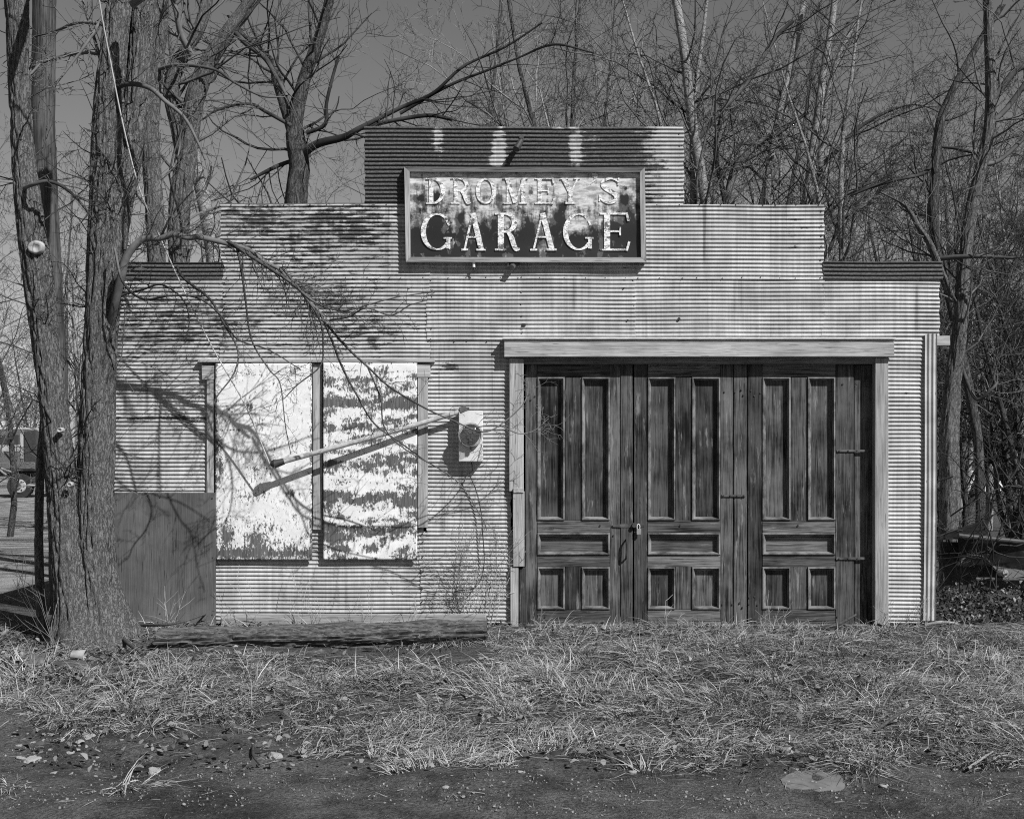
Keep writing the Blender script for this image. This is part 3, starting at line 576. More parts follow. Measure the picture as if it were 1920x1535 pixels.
# ---------------------------------------------------------------- plywood, sill plank, railway tie
pw = boxmesh('plywood_sheet', wx(207), wx(407), -.060, -.042, wz(1175), wz(923), 'plywood', None, .001)
for nx_, ny_ in ((220,935),(300,932),(398,934),(216,1040),(399,1045),(300,1150),(398,1152)):
    p = P(nx_, ny_, -.06); cyl('nail_head', p+Vector((0,.004,0)), p+Vector((0,-.004,0)), .006, 'dark_iron', pw, 8)
tag(pw, 'grey weathered plywood sheet standing against the wall beside the tree', 'plywood')
b = board('sill_plank', 414, 912, 1151, 1178, -.10, .05, 'trim_h', None, .006); tag(b, 'weathered plank lying along the foot of the wall behind the timber', 'plank')
def timber():
    a, c = G(287, 1223), G(911, 1208); c.z = a.z+.012
    n = 150; V = []; F = []; pr = np.array([(-.045,-.10),(-.075,.01),(-.115,.06),(-.105,.11),(-.05,.135),(.03,.150),(.10,.155),(.12,.13),(.12,-.10)])
    L_ = np.concatenate([[0], np.cumsum(np.linalg.norm(np.diff(pr, axis=0), axis=1))]); q_ = np.linspace(0, L_[-1], 54)
    prof = np.stack([np.interp(q_, L_, pr[:,0]), np.interp(q_, L_, pr[:,1])], -1); m = len(prof)
    for i in range(n+1):
        t = i/n; p = a.lerp(c, t)
        for (u, z) in prof:
            q = p + Vector((0, u+.115, z))
            nz = noise.noise(Vector((t*8, u*11, z*11))); g1 = noise.noise(Vector((t*7, u*38+z*14, z*38))); g2 = noise.noise(Vector((t*22, u*130+3, z*130)))
            dsp = .010*nz - .014*max(0, 1-abs(g1)*5.5) - .005*max(0, 1-abs(g2)*5); out = Vector((0, u, z-.03)).normalized()
            q += out*dsp*2.0
            if i in (0, n): q.x += .025*noise.noise(Vector((u*40, z*40, i)))
            V.append(q)
    for i in range(n):
        for k in range(m): F.append((i*m+k, i*m+(k+1) % m, (i+1)*m+(k+1) % m, (i+1)*m+k))
    F += [tuple(range(m)), tuple(range(n*m+m-1, n*m-1, -1))]
    return mesh('railway_tie', V, F, 'tie_wood')
tag(timber(), 'long weathered railway tie lying in the grass before the boarded windows', 'timber')

# ---------------------------------------------------------------- trees
def unit(v): return v/(np.linalg.norm(v)+1e-12)
def grow(A, p, d, L, r, lvl, maxl, nch, up, wig, rmin, rg, droop=0.0, spread=(.45, 1.0)):
    n = max(4, min(9, int(L/.18)+3)); pts = [np.array(p, float)]; d = unit(np.array(d, float)); dirs = [d]
    for k in range(n-1):
        d = unit(d + rg.normal(0, wig, 3) + np.array([0, 0, up - droop*(k/n)])); pts.append(pts[-1] + d*L/(n-1)); dirs.append(d)
    rad = np.maximum(r*np.linspace(1, .35, n), rmin*np.linspace(1, .6, n))
    A.tube(pts, rad, 5 if r > .02 else (4 if r > .009 else 3))
    if lvl >= maxl: return
    for c in range(nch[lvl]):
        t = rg.uniform(.18, 1.0); f = t*(n-1); i = min(int(f), n-2); q = pts[i] + (pts[i+1]-pts[i])*(f-i); dd = dirs[i]
        ax = unit(np.cross(dd, rg.normal(0, 1, 3))); a = rg.uniform(*spread); nd = dd*math.cos(a) + ax*math.sin(a)
        grow(A, q, nd, L*rg.uniform(.28, .6)*(1.15-.55*t), max(rmin, r*(1-.6*t)*rg.uniform(.35, .6)), lvl+1, maxl, nch, up*.8, wig*1.15, rmin, rg, droop, spread)
def trunk_mesh(name, path, mat, parent, fiss=.10, sides=40, step=.035, flare=0.0):
    # path: (px, py, radius px, Y)
    C = []; 
    for px, py, r, Y in path: q = P(px, py, Y); C.append((q.x, q.y, q.z, r*(DW+Y)/FPX))
    S_ = spline(C, 12); L = np.concatenate([[0], np.cumsum(np.linalg.norm(np.diff(S_[:,:3], axis=0), axis=1))])
    n = max(6, int(L[-1]/step)); t = np.linspace(0, L[-1], n); S_ = np.stack([np.interp(t, L, S_[:,k]) for k in range(4)], -1)
    V = []; seed = random.uniform(0, 90)
    for i in range(n):
        x, y, z, r = S_[i]
        for k in range(sides):
            a = 2*math.pi*k/sides; ca, sa = math.cos(a), math.sin(a)
            q = Vector((ca*5.0*r/.17+seed, sa*5.0*r/.17, t[i]*2.6)); wv_ = noise.noise(Vector((ca*3+seed, sa*3, t[i]*5)))*.5; q.x += wv_; q.y += wv_
            n1 = abs(noise.noise(q)); n2 = abs(noise.noise(q*2.1+Vector((9,4,1)))); lump = noise.noise(Vector((ca*1.2+seed, sa*1.2, t[i]*1.1))); n3 = noise.noise(q*Vector((5,5,9)).length*.35)
            rr = r*(1 + .07*lump + .025*n3) - min(r*fiss, .022)*(max(0, 1-n1*4.5) + .55*max(0, 1-n2*5))
            if flare: rr *= 1 + flare*max(0, 1-(z+.05)/.45)**2*(1+.45*math.sin(a*5+seed))
            V.append((x+ca*rr, y+sa*rr, z))
    i = np.arange(n-1)[:,None]*sides; j = np.arange(sides)[None,:]; j2 = (j+1) % sides
    Q = np.stack([i+j, i+j2, i+sides+j2, i+sides+j], -1).reshape(-1, 4)
    return np_mesh(name, V, Q, mat, parent, True)
def limb(A, path, n=8, sides=7):    # path: (px, py, radius px, Y) -> tube; returns spline points with radii
    C = [(*P(px, py, Y), r*(DW+Y)/FPX) for px, py, r, Y in path]; S_ = spline(C, n)
    A.tube(S_[:,:3], np.maximum(S_[:,3], .002), sides); return S_
def sprout(A, S_, k, L, rg, maxl=1, nch=(5, 3), up=.05, wig=.16, rmin=.0028, droop=0.0, t0=.1, spread=(.5, 1.2), rs=.4, bias=None):
    for c in range(k):
        f = rg.uniform(t0, .999)*(len(S_)-1); i = int(f); q = S_[i,:3] + (S_[i+1,:3]-S_[i,:3])*(f-i); dd = unit(S_[i+1,:3]-S_[i,:3]); r = S_[i,3]
        ax = unit(np.cross(dd, rg.normal(0, 1, 3))); a = rg.uniform(*spread); nd = dd*math.cos(a)+ax*math.sin(a)
        if bias is not None: nd = unit(nd + np.array(bias)*rg.uniform(.3, 1))
        grow(A, q, nd, L*rg.uniform(.4, 1.2), max(rmin, min(r*rs, L*.012)), 0, maxl, nch, up, wig, rmin, rg, droop, spread)
rg = np.random.default_rng(21)

# the double tree in front of the left corner
tr = empty('bare_tree', G(165, 1192), 'large bare tree with two rough leaning trunks in front of the left corner', 'tree')
T1 = [(20,-150,23,-.75),(30,-20,23,-.72),(36,150,20,-.70),(44,290,22,-.68),(58,420,27,-.67),(70,510,29,-.66),(85,640,26,-.66),(100,770,26,-.66),(113,880,29,-.66),(124,990,33,-.68),(132,1080,36,-.70),(145,1150,42,-.72),(150,1215,48,-.74)]
T2 = [(232,-150,22,-.45),(224,-20,22,-.48),(214,80,25,-.50),(205,200,29,-.52),(203,310,34,-.54),(202,420,38,-.55),(197,500,36,-.56),(191,600,33,-.57),(186,700,33,-.58),(181,850,35,-.60),(178,980,36,-.62),(182,1070,40,-.64),(190,1140,46,-.66),(196,1210,54,-.68)]
T3 = [(276,-150,20,-.30),(270,-20,21,-.33),(264,90,24,-.36),(256,190,25,-.40),(244,280,25,-.44),(230,360,25,-.48),(215,450,24,-.52),(205,540,20,-.55)]
trunk_mesh('trunk', T1[::-1], 'bark_rough', tr, .2, 90, .022, flare=.35); trunk_mesh('trunk', T2[::-1], 'bark_rough', tr, .2, 100, .022, flare=.45); trunk_mesh('trunk', T3[::-1], 'bark_rough', tr, .2, 80, .022)
def knot(px, py, Y, rpx, parent):
    c = P(px, py, Y); r = rpx*(DW+Y)/FPX; V = []; F = []; n = 18
    for (f, y, z) in ((1.25,.03,0), (1.15,-.012,0), (.85,-.022,0), (.55,-.012,.0), (.0,-.008,0)):
        for i in range(n):
            a = 2*math.pi*i/n; rr = r*f*(1+.12*noise.noise(Vector((math.cos(a)*2, math.sin(a)*2, f*3+px)))); V.append(c+Vector((rr*math.cos(a), y, rr*math.sin(a)*.8)))
    for k in range(4): F += [(k*n+i, k*n+(i+1) % n, (k+1)*n+(i+1) % n, (k+1)*n+i) for i in range(n)]
    mesh('cut_knot', V, F, 'cut_wood', parent, True)
knot(67, 464, -.78, 13, tr); knot(113, 806, -.80, 5, tr); knot(131, 908, -.83, 5, tr)
A = Acc(); AB = Acc(); AD = Acc()
main = limb(AB, [(205,620,6,-.60),(213,580,7.5,-.70),(226,525,8,-.78),(238,480,7.5,-.82),(268,449,6.8,-.84),(300,447,5.4,-.85),(325,439,6.2,-.86),(352,446,5,-.86),(375,445,5.6,-.86),(430,458,4.6,-.85),(470,470,4,-.84),(495,490,3.8,-.83),(525,506,3.5,-.82),(548,534,3.2,-.80),(562,540,3.2,-.80),(580,572,2.8,-.78),(600,600,2,-.76)], sides=9)
AB.build('low_branch', 'twig', tr)
sprout(AD, main, 80, .40, rg, 1, (6,), .0, .26, .0020, .18, .1)
drops = [[(575,562,3.2,-.78),(600,590,3,-.75),(622,640,2.6,-.72),(640,690,2.2,-.70),(668,740,2,-.68),(700,790,1.7,-.62),(745,826,1.5,-.55),(800,868,1.2,-.50)],
         [(430,456,4.5,-.86),(470,480,4.2,-.88),(510,504,3.8,-.90),(545,524,3.2,-.92),(590,566,2.6,-.92),(640,580,2.0,-.9),(700,572,1.5,-.9),(760,560,1.1,-.88),(840,545,.9,-.86)],
         [(330,500,3.0,-.86),(350,520,2.8,-.9),(385,560,2.6,-.95),(420,610,2.3,-1.0),(440,660,2.0,-1.02),(435,700,1.7,-1.02),(408,740,1.4,-1.0),(395,770,1.0,-1.0)],
         [(440,462,3.0,-.85),(452,500,2.6,-.9),(458,560,2.2,-.95),(470,640,1.8,-.98),(500,690,1.6,-1.0),(530,720,1.3,-1.0),(535,800,1.0,-.98),(545,850,.8,-.96)],
         [(600,600,2.8,-.76),(650,650,2.4,-.80),(690,690,2.2,-.84),(730,725,2.0,-.86),(790,765,1.8,-.8),(850,790,1.6,-.72),(905,806,1.5,-.65),(950,790,1.4,-.6),(985,755,1.2,-.55),(993,715,.9,-.5)],
         [(870,805,1.2,-.7),(930,800,1.2,-.6),(970,815,1.1,-.5),(1000,806,.9,-.45),(1030,785,.8,-.4)],
         [(620,600,2.2,-.8),(655,590,1.9,-.9),(690,575,1.7,-1.0),(730,590,1.5,-1.0),(770,570,1.2,-1.0),(800,560,.9,-.95)],
         [(212,470,3,-.8),(232,530,2.8,-.92),(275,560,2.5,-1.0),(320,552,2.3,-1.05),(370,560,2.1,-1.05),(415,590,1.9,-1.05),(450,630,1.6,-1.0),(500,650,1.3,-1.0),(560,690,1.0,-1.0)],
         [(225,560,2.4,-.85),(262,545,2.2,-.95),(300,535,2,-1.0),(345,560,1.7,-1.0),(355,600,1.4,-1.0),(345,640,1.0,-1.0)],
         [(530,506,2.6,-.85),(560,540,2.3,-.9),(600,600,2.1,-.95),(612,650,1.9,-.97),(598,690,1.6,-1.0),(560,720,1.3,-1.0),(530,745,1.0,-1.0)],
         [(690,690,1.8,-.8),(710,740,1.6,-.8),(730,800,1.4,-.75),(760,850,1.2,-.7),(850,900,1.1,-.6),(900,960,.9,-.5),(915,990,.7,-.45)]]
for dp in drops:
    dp = [(a_+rg.normal(0,3), b_+rg.normal(0,3), c_*.9, d_) for a_, b_, c_, d_ in dp]; s_ = limb(AD, dp, 6, 4); sprout(AD, s_, 18, .27, rg, 1, (4,), -.02, .26, .0019, .12, .05)
AD.build('hanging_twigs', 'twig', tr)
# side branches of the three trunks
for T, kk in ((T1, 34), (T2, 44), (T3, 20)):
    C = np.array([(*P(a, b, c_), r*(DW+c_)/FPX) for a, b, r, c_ in T]); s_ = spline(C, 10)
    sel = s_[(s_[:,2] > .9)]
    sprout(A, sel[::-1] if sel[0,2] > sel[-1,2] else sel, kk, .62, rg, 2, (4,3,2), .03, .2, .0022, .10, .0, (.8,1.5), .1)
for pth in ([(40,356,4,-.70),(62,346,4,-.88),(92,340,3.5,-.9),(125,355,3,-.9),(155,385,2.5,-.88),(180,420,1.8,-.8)],
            [(205,172,5,-.5),(240,158,5,-.72),(280,165,4.5,-.8),(310,190,4,-.85),(345,220,3,-.85),(370,265,2.6,-.85),(385,300,2,-.85)],
            [(285,135,4,2.6),(330,122,3.6,2.4),(400,130,3,2.2),(440,155,2.6,2.1),(490,180,2,2.0),(535,182,1.2,2.0)],
            [(205,104,5,-.5),(160,98,4.4,-.45),(115,106,3.6,-.3),(70,122,2.4,-.2),(30,135,1.2,-.1)], [(210,48,4.5,-.5),(150,42,3.4,-.45),(105,58,2.6,-.3),(60,70,1.2,-.2)],
            [(205,10,4,-.5),(170,70,3.4,-.6),(130,125,2.6,-.65),(100,165,1.2,-.7)], [(35,190,4,-.7),(50,150,3,-.6),(75,120,2,-.5)],
            [(205,170,3.4,-.45),(176,70,3,-.4),(160,20,2.4,-.4),(148,-40,2,-.4)]):
    s_ = limb(A, pth, 6, 6); sprout(A, s_, 10, .4, rg, 1, (4,), .02, .2, .0028, .05, .1)
# limbs above the picture reaching out over the yard (they throw the branch shadows on the left of the wall)
for base, dr, L, r in (((-2.75,-.8,4.6), (.75,-.62,.10), 3.0, .034), ((-3.3,-.9,5.0), (.55,-.8,.05), 3.2, .042)):
    grow(A, base, dr, L, r, 0, 2, (6, 4), .01, .10, .004, rg)
A.build('crown', 'twig', tr)

# trunks standing along the left wall behind the corner
def wall_tree(label, stems, nb, L, mat='bark_rough', limbs=(), seed=1, twig='twig', base=None, sides=28, group=None, rmin=.003, up=.05, levels=(4,3,2), name='bare_tree'):
    rg = np.random.default_rng(seed); st = stems[0][-1] if stems[0][-1][1] > stems[0][0][1] else stems[0][0]
    b0 = P(st[0], st[1], st[3]); b0.z = float(gz(b0.x, b0.y)); t = empty(name, b0, label, 'tree', group)
    A = Acc()
    for k, s in enumerate(stems):
        s = sorted(s, key=lambda q: -q[1]) if k == 0 else s
        if k == 0: s = [(960+(b0.x/(DW+s[0][3]))*FPX, HOR+(CZ-b0.z+.1)*FPX/(DW+s[0][3]), s[0][2]*1.15, s[0][3])] + [(s[0][0], s[0][1]+dy_, s[0][2], s[0][3]) for dy_ in (170, 110, 50)] + list(s)
        trunk_mesh('trunk', s, mat, t, .2 if mat == 'bark_rough' else .08, sides*(2 if mat == 'bark_rough' else 1), .05)
        C = np.array([(*P(a, b, c_), r*(DW+c_)/FPX) for a, b, r, c_ in s]); s_ = spline(C, 10); sel = s_[s_[:,2] > 2.0]
        if len(sel) > 4: sprout(A, sel, int(nb*.7), L, rg, 2, levels, up, .15, rmin, 0, .05, (.5,1.2), .22)
    for lp in limbs:
        lp = [lp[0]] + [(a_+rg.normal(0,4), b_+rg.normal(0,5), c_, d_) for a_, b_, c_, d_ in lp[1:]]
        s_ = limb(A, lp, 8, 6); sprout(A, s_, max(4, int(len(lp)*1.8)), L*.8, rg, 2, levels, up*.3, .18, rmin, 0, .1, (.5,1.3), .35)
    if A.n: A.build('crown', twig, t)
    return t
wall_tree('tall bare trunk rising behind the low left step of the wall', [[(297,540,17,2.6),(293,470,17,2.6),(288,367,18,2.6),(281,267,19,2.6),(283,180,19,2.6),(290,100,20,2.6),(296,10,20,2.6),(302,-120,18,2.6)]], 22, 1.3, seed=3)
wall_tree('bare tree forking widely just left of the second wall step',
          [[(337,540,21,3.6),(335,440,20,3.6),(338,370,20,3.6),(348,300,21,3.6),(360,210,20,3.6),(385,130,19,3.6),(424,66,17,3.6),(470,5,16,3.6),(520,-60,14,3.6)],
           [(350,310,17,3.62),(336,240,17,3.62),(322,175,16,3.62),(334,115,15,3.6),(368,65,13,3.6),(386,10,12,3.6),(394,-80,11,3.6)]], 22, 1.5, seed=4,
          limbs=[[(360,105,6,3.5),(345,60,6,3.4),(325,20,5,3.3),(318,-20,5,3.3)], [(440,60,5,3.6),(470,85,5,3.5),(500,105,5,3.4),(520,140,4,3.3),(535,185,3,3.2)]])
wall_tree('leaning pale trunk just left of the second wall step', [[(404,540,13,4.2),(397,467,13,4.2),(381,370,13,4.2),(366,305,12,4.2),(352,240,9,4.2)]], 10, 1.0, seed=5, mat='bark_pale')
wall_tree('bare forked tree rising behind the second wall step left of the sign',
          [[(552,420,22,8.2),(556,370,22,8.2),(561,310,20,8.2),(555,270,19,8.2),(552,235,15,8.2),(570,150,13,8.2),(588,100,12,8.2),(606,45,10,8.2),(620,-10,9,8.2),(640,-90,8,8.2)],
           [(556,262,15,8.2),(540,215,12,8.2),(524,165,11,8.2),(514,125,10,8.2),(490,95,8,8.1),(455,66,7,8.0),(430,30,5,8.0)]], 22, 1.9, 'bark_dark', seed=6, twig='twig_dark',
          limbs=[[(562,292,8.5,8.2),(600,280,8,8.0),(640,264,6.8,7.9),(675,243,5.4,7.8),(750,212,4.0,7.7),(817,173,3.4,7.6),(873,133,2.8,7.5),(940,87,2.2,7.4),(1013,47,1.6,7.3)],
                 [(750,213,3.4,7.7),(840,167,3,7.6),(923,133,2.4,7.5),(973,103,2,7.4),(1040,93,2.4,7.3),(1110,95,1.6,7.2)],
                 [(690,238,4,7.8),(740,230,4,7.7),(800,222,4,7.7),(842,216,3.6,7.7)],
                 [(575,250,4,8.1),(610,230,4,8.0),(620,200,3.4,8.0),(625,150,3,8.0),(640,110,2.5,8.0)],
                 [(552,300,4,8.3),(520,315,4,8.3),(490,325,3.4,8.3),(465,345,2.6,8.3)],
                 [(545,235,4,8.0),(500,205,3.4,7.8),(460,190,3,7.7),(410,210,2.4,7.6),(380,235,1.8,7.5)]])
# pale thicket stems behind the right half of the wall
wall_tree('pale straight stem leaning left behind the right end of the top step', [[(1327,420,10,8.6),(1320,360,10,8.6),(1308,290,10,8.6),(1300,240,10,8.6),(1291,170,9,8.6),(1282,90,8.5,8.6),(1270,15,8,8.6),(1258,-60,7,8.6)]], 26, 1.8, 'bark_pale', seed=7,
          limbs=[[(1310,260,5,8.6),(1345,215,5,8.5),(1400,150,4.5,8.4),(1450,90,4,8.3),(1490,30,3.4,8.2)]])
wall_tree('slim pale stem rising above the middle of the right step', [[(1437,420,7,9.5),(1440,340,7,9.5),(1450,270,7,9.5),(1462,210,6.5,9.5),(1478,140,6,9.5),(1495,60,5.5,9.5),(1508,0,5,9.5),(1520,-60,4,9.5)]], 28, 1.7, 'bark_pale', seed=8,
          limbs=[[(1362,380,7,9.0),(1380,330,7,9.0),(1400,290,7,9.0),(1430,262,6,9.0),(1452,245,4,9.0),(1520,205,3,9.0)], [(1360,380,5,9.2),(1345,320,5,9.2),(1340,270,4.4,9.2),(1342,220,4,9.2)]])
wall_tree('pair of pale stems close together over the end of the right step', [[(1505,420,9,9.0),(1516,350,9,9.0),(1525,280,9,9.0),(1533,220,8,9.0),(1545,130,7,9.0),(1560,40,6.5,9.0),(1570,-60,5,9.0)],
          [(1536,380,6,9.4),(1538,300,6,9.4),(1545,220,6,9.4),(1556,160,5,9.4),(1575,100,5,9.4),(1610,30,4,9.4)]], 26, 1.9, 'bark_pale', seed=9,
          limbs=[[(1530,320,4,9.0),(1570,280,4,9.0),(1620,240,3.4,9.0),(1680,205,3,8.9),(1720,200,2.2,8.8),(1770,215,1.6,8.8)]])
# big trees right of the garage
wall_tree('stout rough-barked tree beside the right corner of the garage', [[(1782,1010,22,2.6),(1781,900,19,2.6),(1781,800,18,2.6),(1788,710,16,2.6),(1797,640,15,2.6),(1804,570,14,2.6),(1808,500,13,2.6),(1820,400,12,2.6),(1838,320,12,2.6),(1855,245,12,2.6),(1858,160,11,2.6),(1854,60,10,2.6),(1850,-80,9,2.6)],
          [(1805,560,9,2.6),(1790,568,9,2.6),(1778,545,9,2.55),(1762,500,8,2.5),(1742,455,7,2.5),(1722,425,6,2.5),(1698,387,4.5,2.5),(1650,360,3,2.5)]], 20, 1.1, 'bark_rough', seed=10,
          limbs=[[(1760,485,5,2.5),(1790,478,5,2.4),(1840,480,4,2.3),(1900,486,3,2.2)], [(1858,190,6,2.6),(1880,165,6,2.6),(1910,135,6,2.6),(1950,110,5,2.6)],
                 [(1800,680,4,2.6),(1825,745,3.5,2.5),(1850,730,3,2.4),(1870,720,2,2.4)], [(1840,310,5,2.6),(1875,290,4,2.6),(1920,265,4,2.6)], [(1848,240,5,2.6),(1880,200,5,2.6),(1920,160,5,2.6)]])
wall_tree('dark leaning tree whose stem bends right at the picture edge', [[(1838,930,9,5.2),(1830,800,9,5.2),(1790,600,9,5.2),(1752,420,9,5.2),(1754,330,9,5.2),(1762,235,9,5.2),(1775,195,8,5.2),(1800,143,8,5.2),(1840,73,7,5.2),(1880,10,6,5.2)]], 24, 1.3, 'bark_dark', seed=12, twig='twig_dark',
          limbs=[[(1752,300,4,5.2),(1730,325,4,5.1),(1680,335,3.4,5.0),(1620,350,3,5.0),(1590,365,2,5.0)], [(1757,275,3,5.2),(1800,280,3,5.1),(1850,300,2.4,5.0)]])

# thicket: six kinds of sapling, copied
def sapling(seed, H, stems, twig):
    rg = np.random.default_rng(seed); T = Acc(); A = Acc()
    for k in range(stems):
        n = 12; p = np.array([rg.normal(0,.12)*k, rg.normal(0,.12)*k, -.15]); d = unit(np.array([rg.normal(0,.16), rg.normal(0,.16), 1])); pts = [p]
        h = H*rg.uniform(.75, 1)
        for i in range(n-1): d = unit(d + rg.normal(0,.06,3) + np.array([0,0,.06])); pts.append(pts[-1]+d*h/(n-1))
        pts = np.array(pts); rad = np.linspace(.065, .009, n)*rg.uniform(.7, 1.25); T.tube(pts, rad, 8)
        s_ = np.concatenate([pts, rad[:,None]], 1)
        sprout(A, s_, 22, H*.27, rg, 3, (5,4,3), .03, .16, .0034, .03, .12, (.4,1.15), .38)
    return T, A
thick = []
for k in range(6):
    T, A = sapling(100+k, (8.5, 9.5, 7.5, 10, 9, 6.5)[k], (1, 2, 2, 1, 2, 3)[k], k)
    t = empty('bare_sapling', (0,0,0), 'x', 'tree'); thick.append((t, T.build('trunk', ('bark_pale','bark_dark')[k % 2], t), A.build('crown', ('twig_pale','twig','twig_dark')[k % 3], t)))
used = set()
def plant_sapling(k, x, y, rz, s, label, group):
    t, a, b = thick[k]
    if k not in used: used.add(k); o = t
    else:
        o = t.copy(); col.objects.link(o)
        for ch in (a, b): c = ch.copy(); col.objects.link(c); c.parent = o; c.matrix_parent_inverse = Matrix()
    o.location = (x, y, float(gz(x, y))); o.rotation_euler = (0, 0, rz); o.scale = (s, s, s); tag(o, label, 'tree', group)
rgt = random.Random(5)
for i in range(42):
    d = rgt.uniform(19.5, 33); px = rgt.uniform(1120, 1960) if i % 3 else rgt.uniform(700, 1150)
    if px < 1040: d += 5
    plant_sapling(i % 6, (px-960)/FPX*d, d-DW, rgt.uniform(0, 6.3), rgt.uniform(.8, 1.2), 'thin bare sapling in the tangled thicket behind the garage', 'thicket behind the garage')
for i in range(7):
    d = rgt.uniform(17, 21); px = rgt.uniform(1740, 1960)
    X_ = max(3.75, (px-960)/FPX*d); plant_sapling(rgt.choice((0,1,4,5)), X_+rgt.uniform(0,.7), d-DW, rgt.uniform(0, 6.3), rgt.uniform(.45, .8), 'slim bare sapling in the brush to the right of the garage', 'saplings right of the garage')
for i in range(60):
    d = rgt.uniform(62, 110); px = (rgt.uniform(-60, 330) if i % 3 else rgt.uniform(1700, 1990)) if i < 34 else (rgt.uniform(-650, -60) if i % 2 else rgt.uniform(1990, 2500))
    plant_sapling(rgt.randrange(6), (px-960)/FPX*d, d-DW, rgt.uniform(0, 6.3), rgt.uniform(.9, 1.3), 'hazy bare tree in the far wood beyond the lot', 'far wood')
for i in range(9):
    d = rgt.uniform(24, 36); px = rgt.choice((rgt.uniform(330, 520), rgt.uniform(450, 720), rgt.uniform(120, 160), rgt.uniform(-60,40)))
    plant_sapling(rgt.choice((0,3,4)), (px-960)/FPX*d, d-DW, rgt.uniform(0, 6.3), rgt.uniform(.75, 1.0), 'slender bare tree standing far behind the left half of the garage', 'slender trees at the left')

# ---------------------------------------------------------------- utility pole and post at the left
pz = [(84,-220,21.5,1.2),(83,0,21.5,1.2),(82,120,21.5,1.2),(82,250,22,1.2),(88,400,22,1.2),(96,560,22,1.2),(106,760,22,1.2),(112,960,22,1.2),(116,1150,23,1.2)]
up_ = trunk_mesh('utility_pole', pz[::-1], 'pole_wood', None, .05, 30, .06); tag(up_, 'weathered cracked wooden utility pole behind the left tree trunk', 'pole')
po = trunk_mesh('dead_sapling', [(80,1200,10,-.50),(74,1090,9,-.48),(73,980,8.5,-.47),(76,880,8.5,-.46),(84,780,8,-.45),(96,700,7,-.44)], 'bark_rough', None, .15, 30, .04); tag(po, 'slender dead sapling leaning close behind the leftmost trunk', 'sapling')

# ---------------------------------------------------------------- truck and house in the distance
DT = 53.0 - DW
tk = empty('truck', (P(40,933,DT).x, DT, -.32), 'grey lorry parked far behind the left tree trunks', 'truck')
def tb(name, px0, px1, py0, py1, y0, y1, mat, parent=tk, bev=.04):
    a = P(px0, py1, DT); b = P(px1, py0, DT); return boxmesh(name, a.x, b.x, DT+y0, DT+y1, a.z, b.z, mat, parent, bev, 0)
tb('cab', -60, 44, 806, 884, 0, 2.3, 'truck_paint'); tb('cab_roof', -58, 42, 801, 807, .05, 2.2, 'truck_trim'); tb('cab_rear', 44, 68, 806, 884, .05, 2.25, 'truck_dark')
tb('door_window', -8, 36, 815, 833, -.02, .03, 'cab_glass'); tb('door_frame', 38, 43.5, 812, 860, -.03, .02, 'truck_trim', bev=.01); tb('belt_trim', -40, 40, 834, 846, -.03, .02, 'truck_trim', bev=.01)
tb('fender', -50, 66, 866, 880, -.03, .05, 'truck_paint'); tb('chassis', -60, 190, 884, 893, .3, 2.0, 'dark_iron'); tb('fuel_tank', 50, 70, 893, 906, .05, .6, 'truck_dark', bev=.08); tb('step', 51, 70, 908, 911, .0, .4, 'truck_trim', bev=.01)
tb('flat_bed', 72, 330, 872, 884, -.05, 2.35, 'truck_dark'); tb('headboard', 122, 138, 775, 884, .1, 2.2, 'truck_paint'); tb('headboard_edge', 131, 139, 777, 880, -.05, .1, 'truck_trim', bev=.02)
def wheel(px, py, r):
    c = P(px, py, DT); wl_ = cyl('wheel', c+Vector((0,.02,0)), c+Vector((0,.32,0)), r, 'tyre', tk, 28)
    cyl('rim', c+Vector((0,.03,0)), c+Vector((0,-.01,0)), r*.56, 'truck_trim', wl_, 24, r*.5); cyl('hub', c+Vector((0,.0,0)), c+Vector((0,-.08,0)), r*.2, 'rust_iron', wl_, 12)
    for k in range(6): q = c+Vector((r*.38*math.cos(k*1.047), -.012, r*.38*math.sin(k*1.047))); cyl('rim_hole', q, q+Vector((0,-.01,0)), r*.07, 'tyre', wl_, 8)
wheel(36, 911, .47); wheel(190, 911, .47); wheel(245, 911, .47)
DH = 62.0 - DW
hs = empty('house', P(1850, 912, DH), 'small white house with a dark roof far off behind the right trees', 'house')
a, b = P(1818, 912, DH), P(2060, 862, DH); xm = a.x
boxmesh('wall', a.x, b.x, DH, DH+6, -.4, b.z, 'house_white', hs, 0, 0)
mesh('roof', [(a.x-.4, DH-.4, b.z), (b.x+.4, DH-.4, b.z), (b.x+.4, DH+6.4, b.z), (a.x-.4, DH+6.4, b.z), (a.x-.4, DH+3, b.z+1.6), (b.x+.4, DH+3, b.z+1.6)], [(0,1,5,4), (2,3,4,5), (0,4,3), (1,2,5), (0,3,2,1)], 'house_roof', hs)
boxmesh('door', P(1838,0,DH).x, P(1866,0,DH).x, DH-.05, DH+.05, P(0,905,DH).z, P(0,880,DH).z, 'truck_dark', hs, 0, 0); boxmesh('window', P(1880,0,DH).x, P(1900,0,DH).x, DH-.05, DH+.05, P(0,892,DH).z, P(0,876,DH).z, 'cab_glass', hs, 0, 0)
sh = empty('shed', P(1800, 908, DH+6), 'low dark shed with white corner boards beside the far white house', 'shed')
a, b = P(1790, 912, DH+6), P(1822, 850, DH+6); boxmesh('wall', a.x, b.x, DH+6, DH+9, -.4, b.z, 'truck_dark', sh, 0, 0)
boxmesh('corner_board', a.x, a.x+.25, DH+5.95, DH+6.02, -.3, b.z-.1, 'house_white', sh, 0, 0); boxmesh('corner_board', b.x-.25, b.x, DH+5.95, DH+6.02, -.3, b.z-.1, 'house_white', sh, 0, 0)
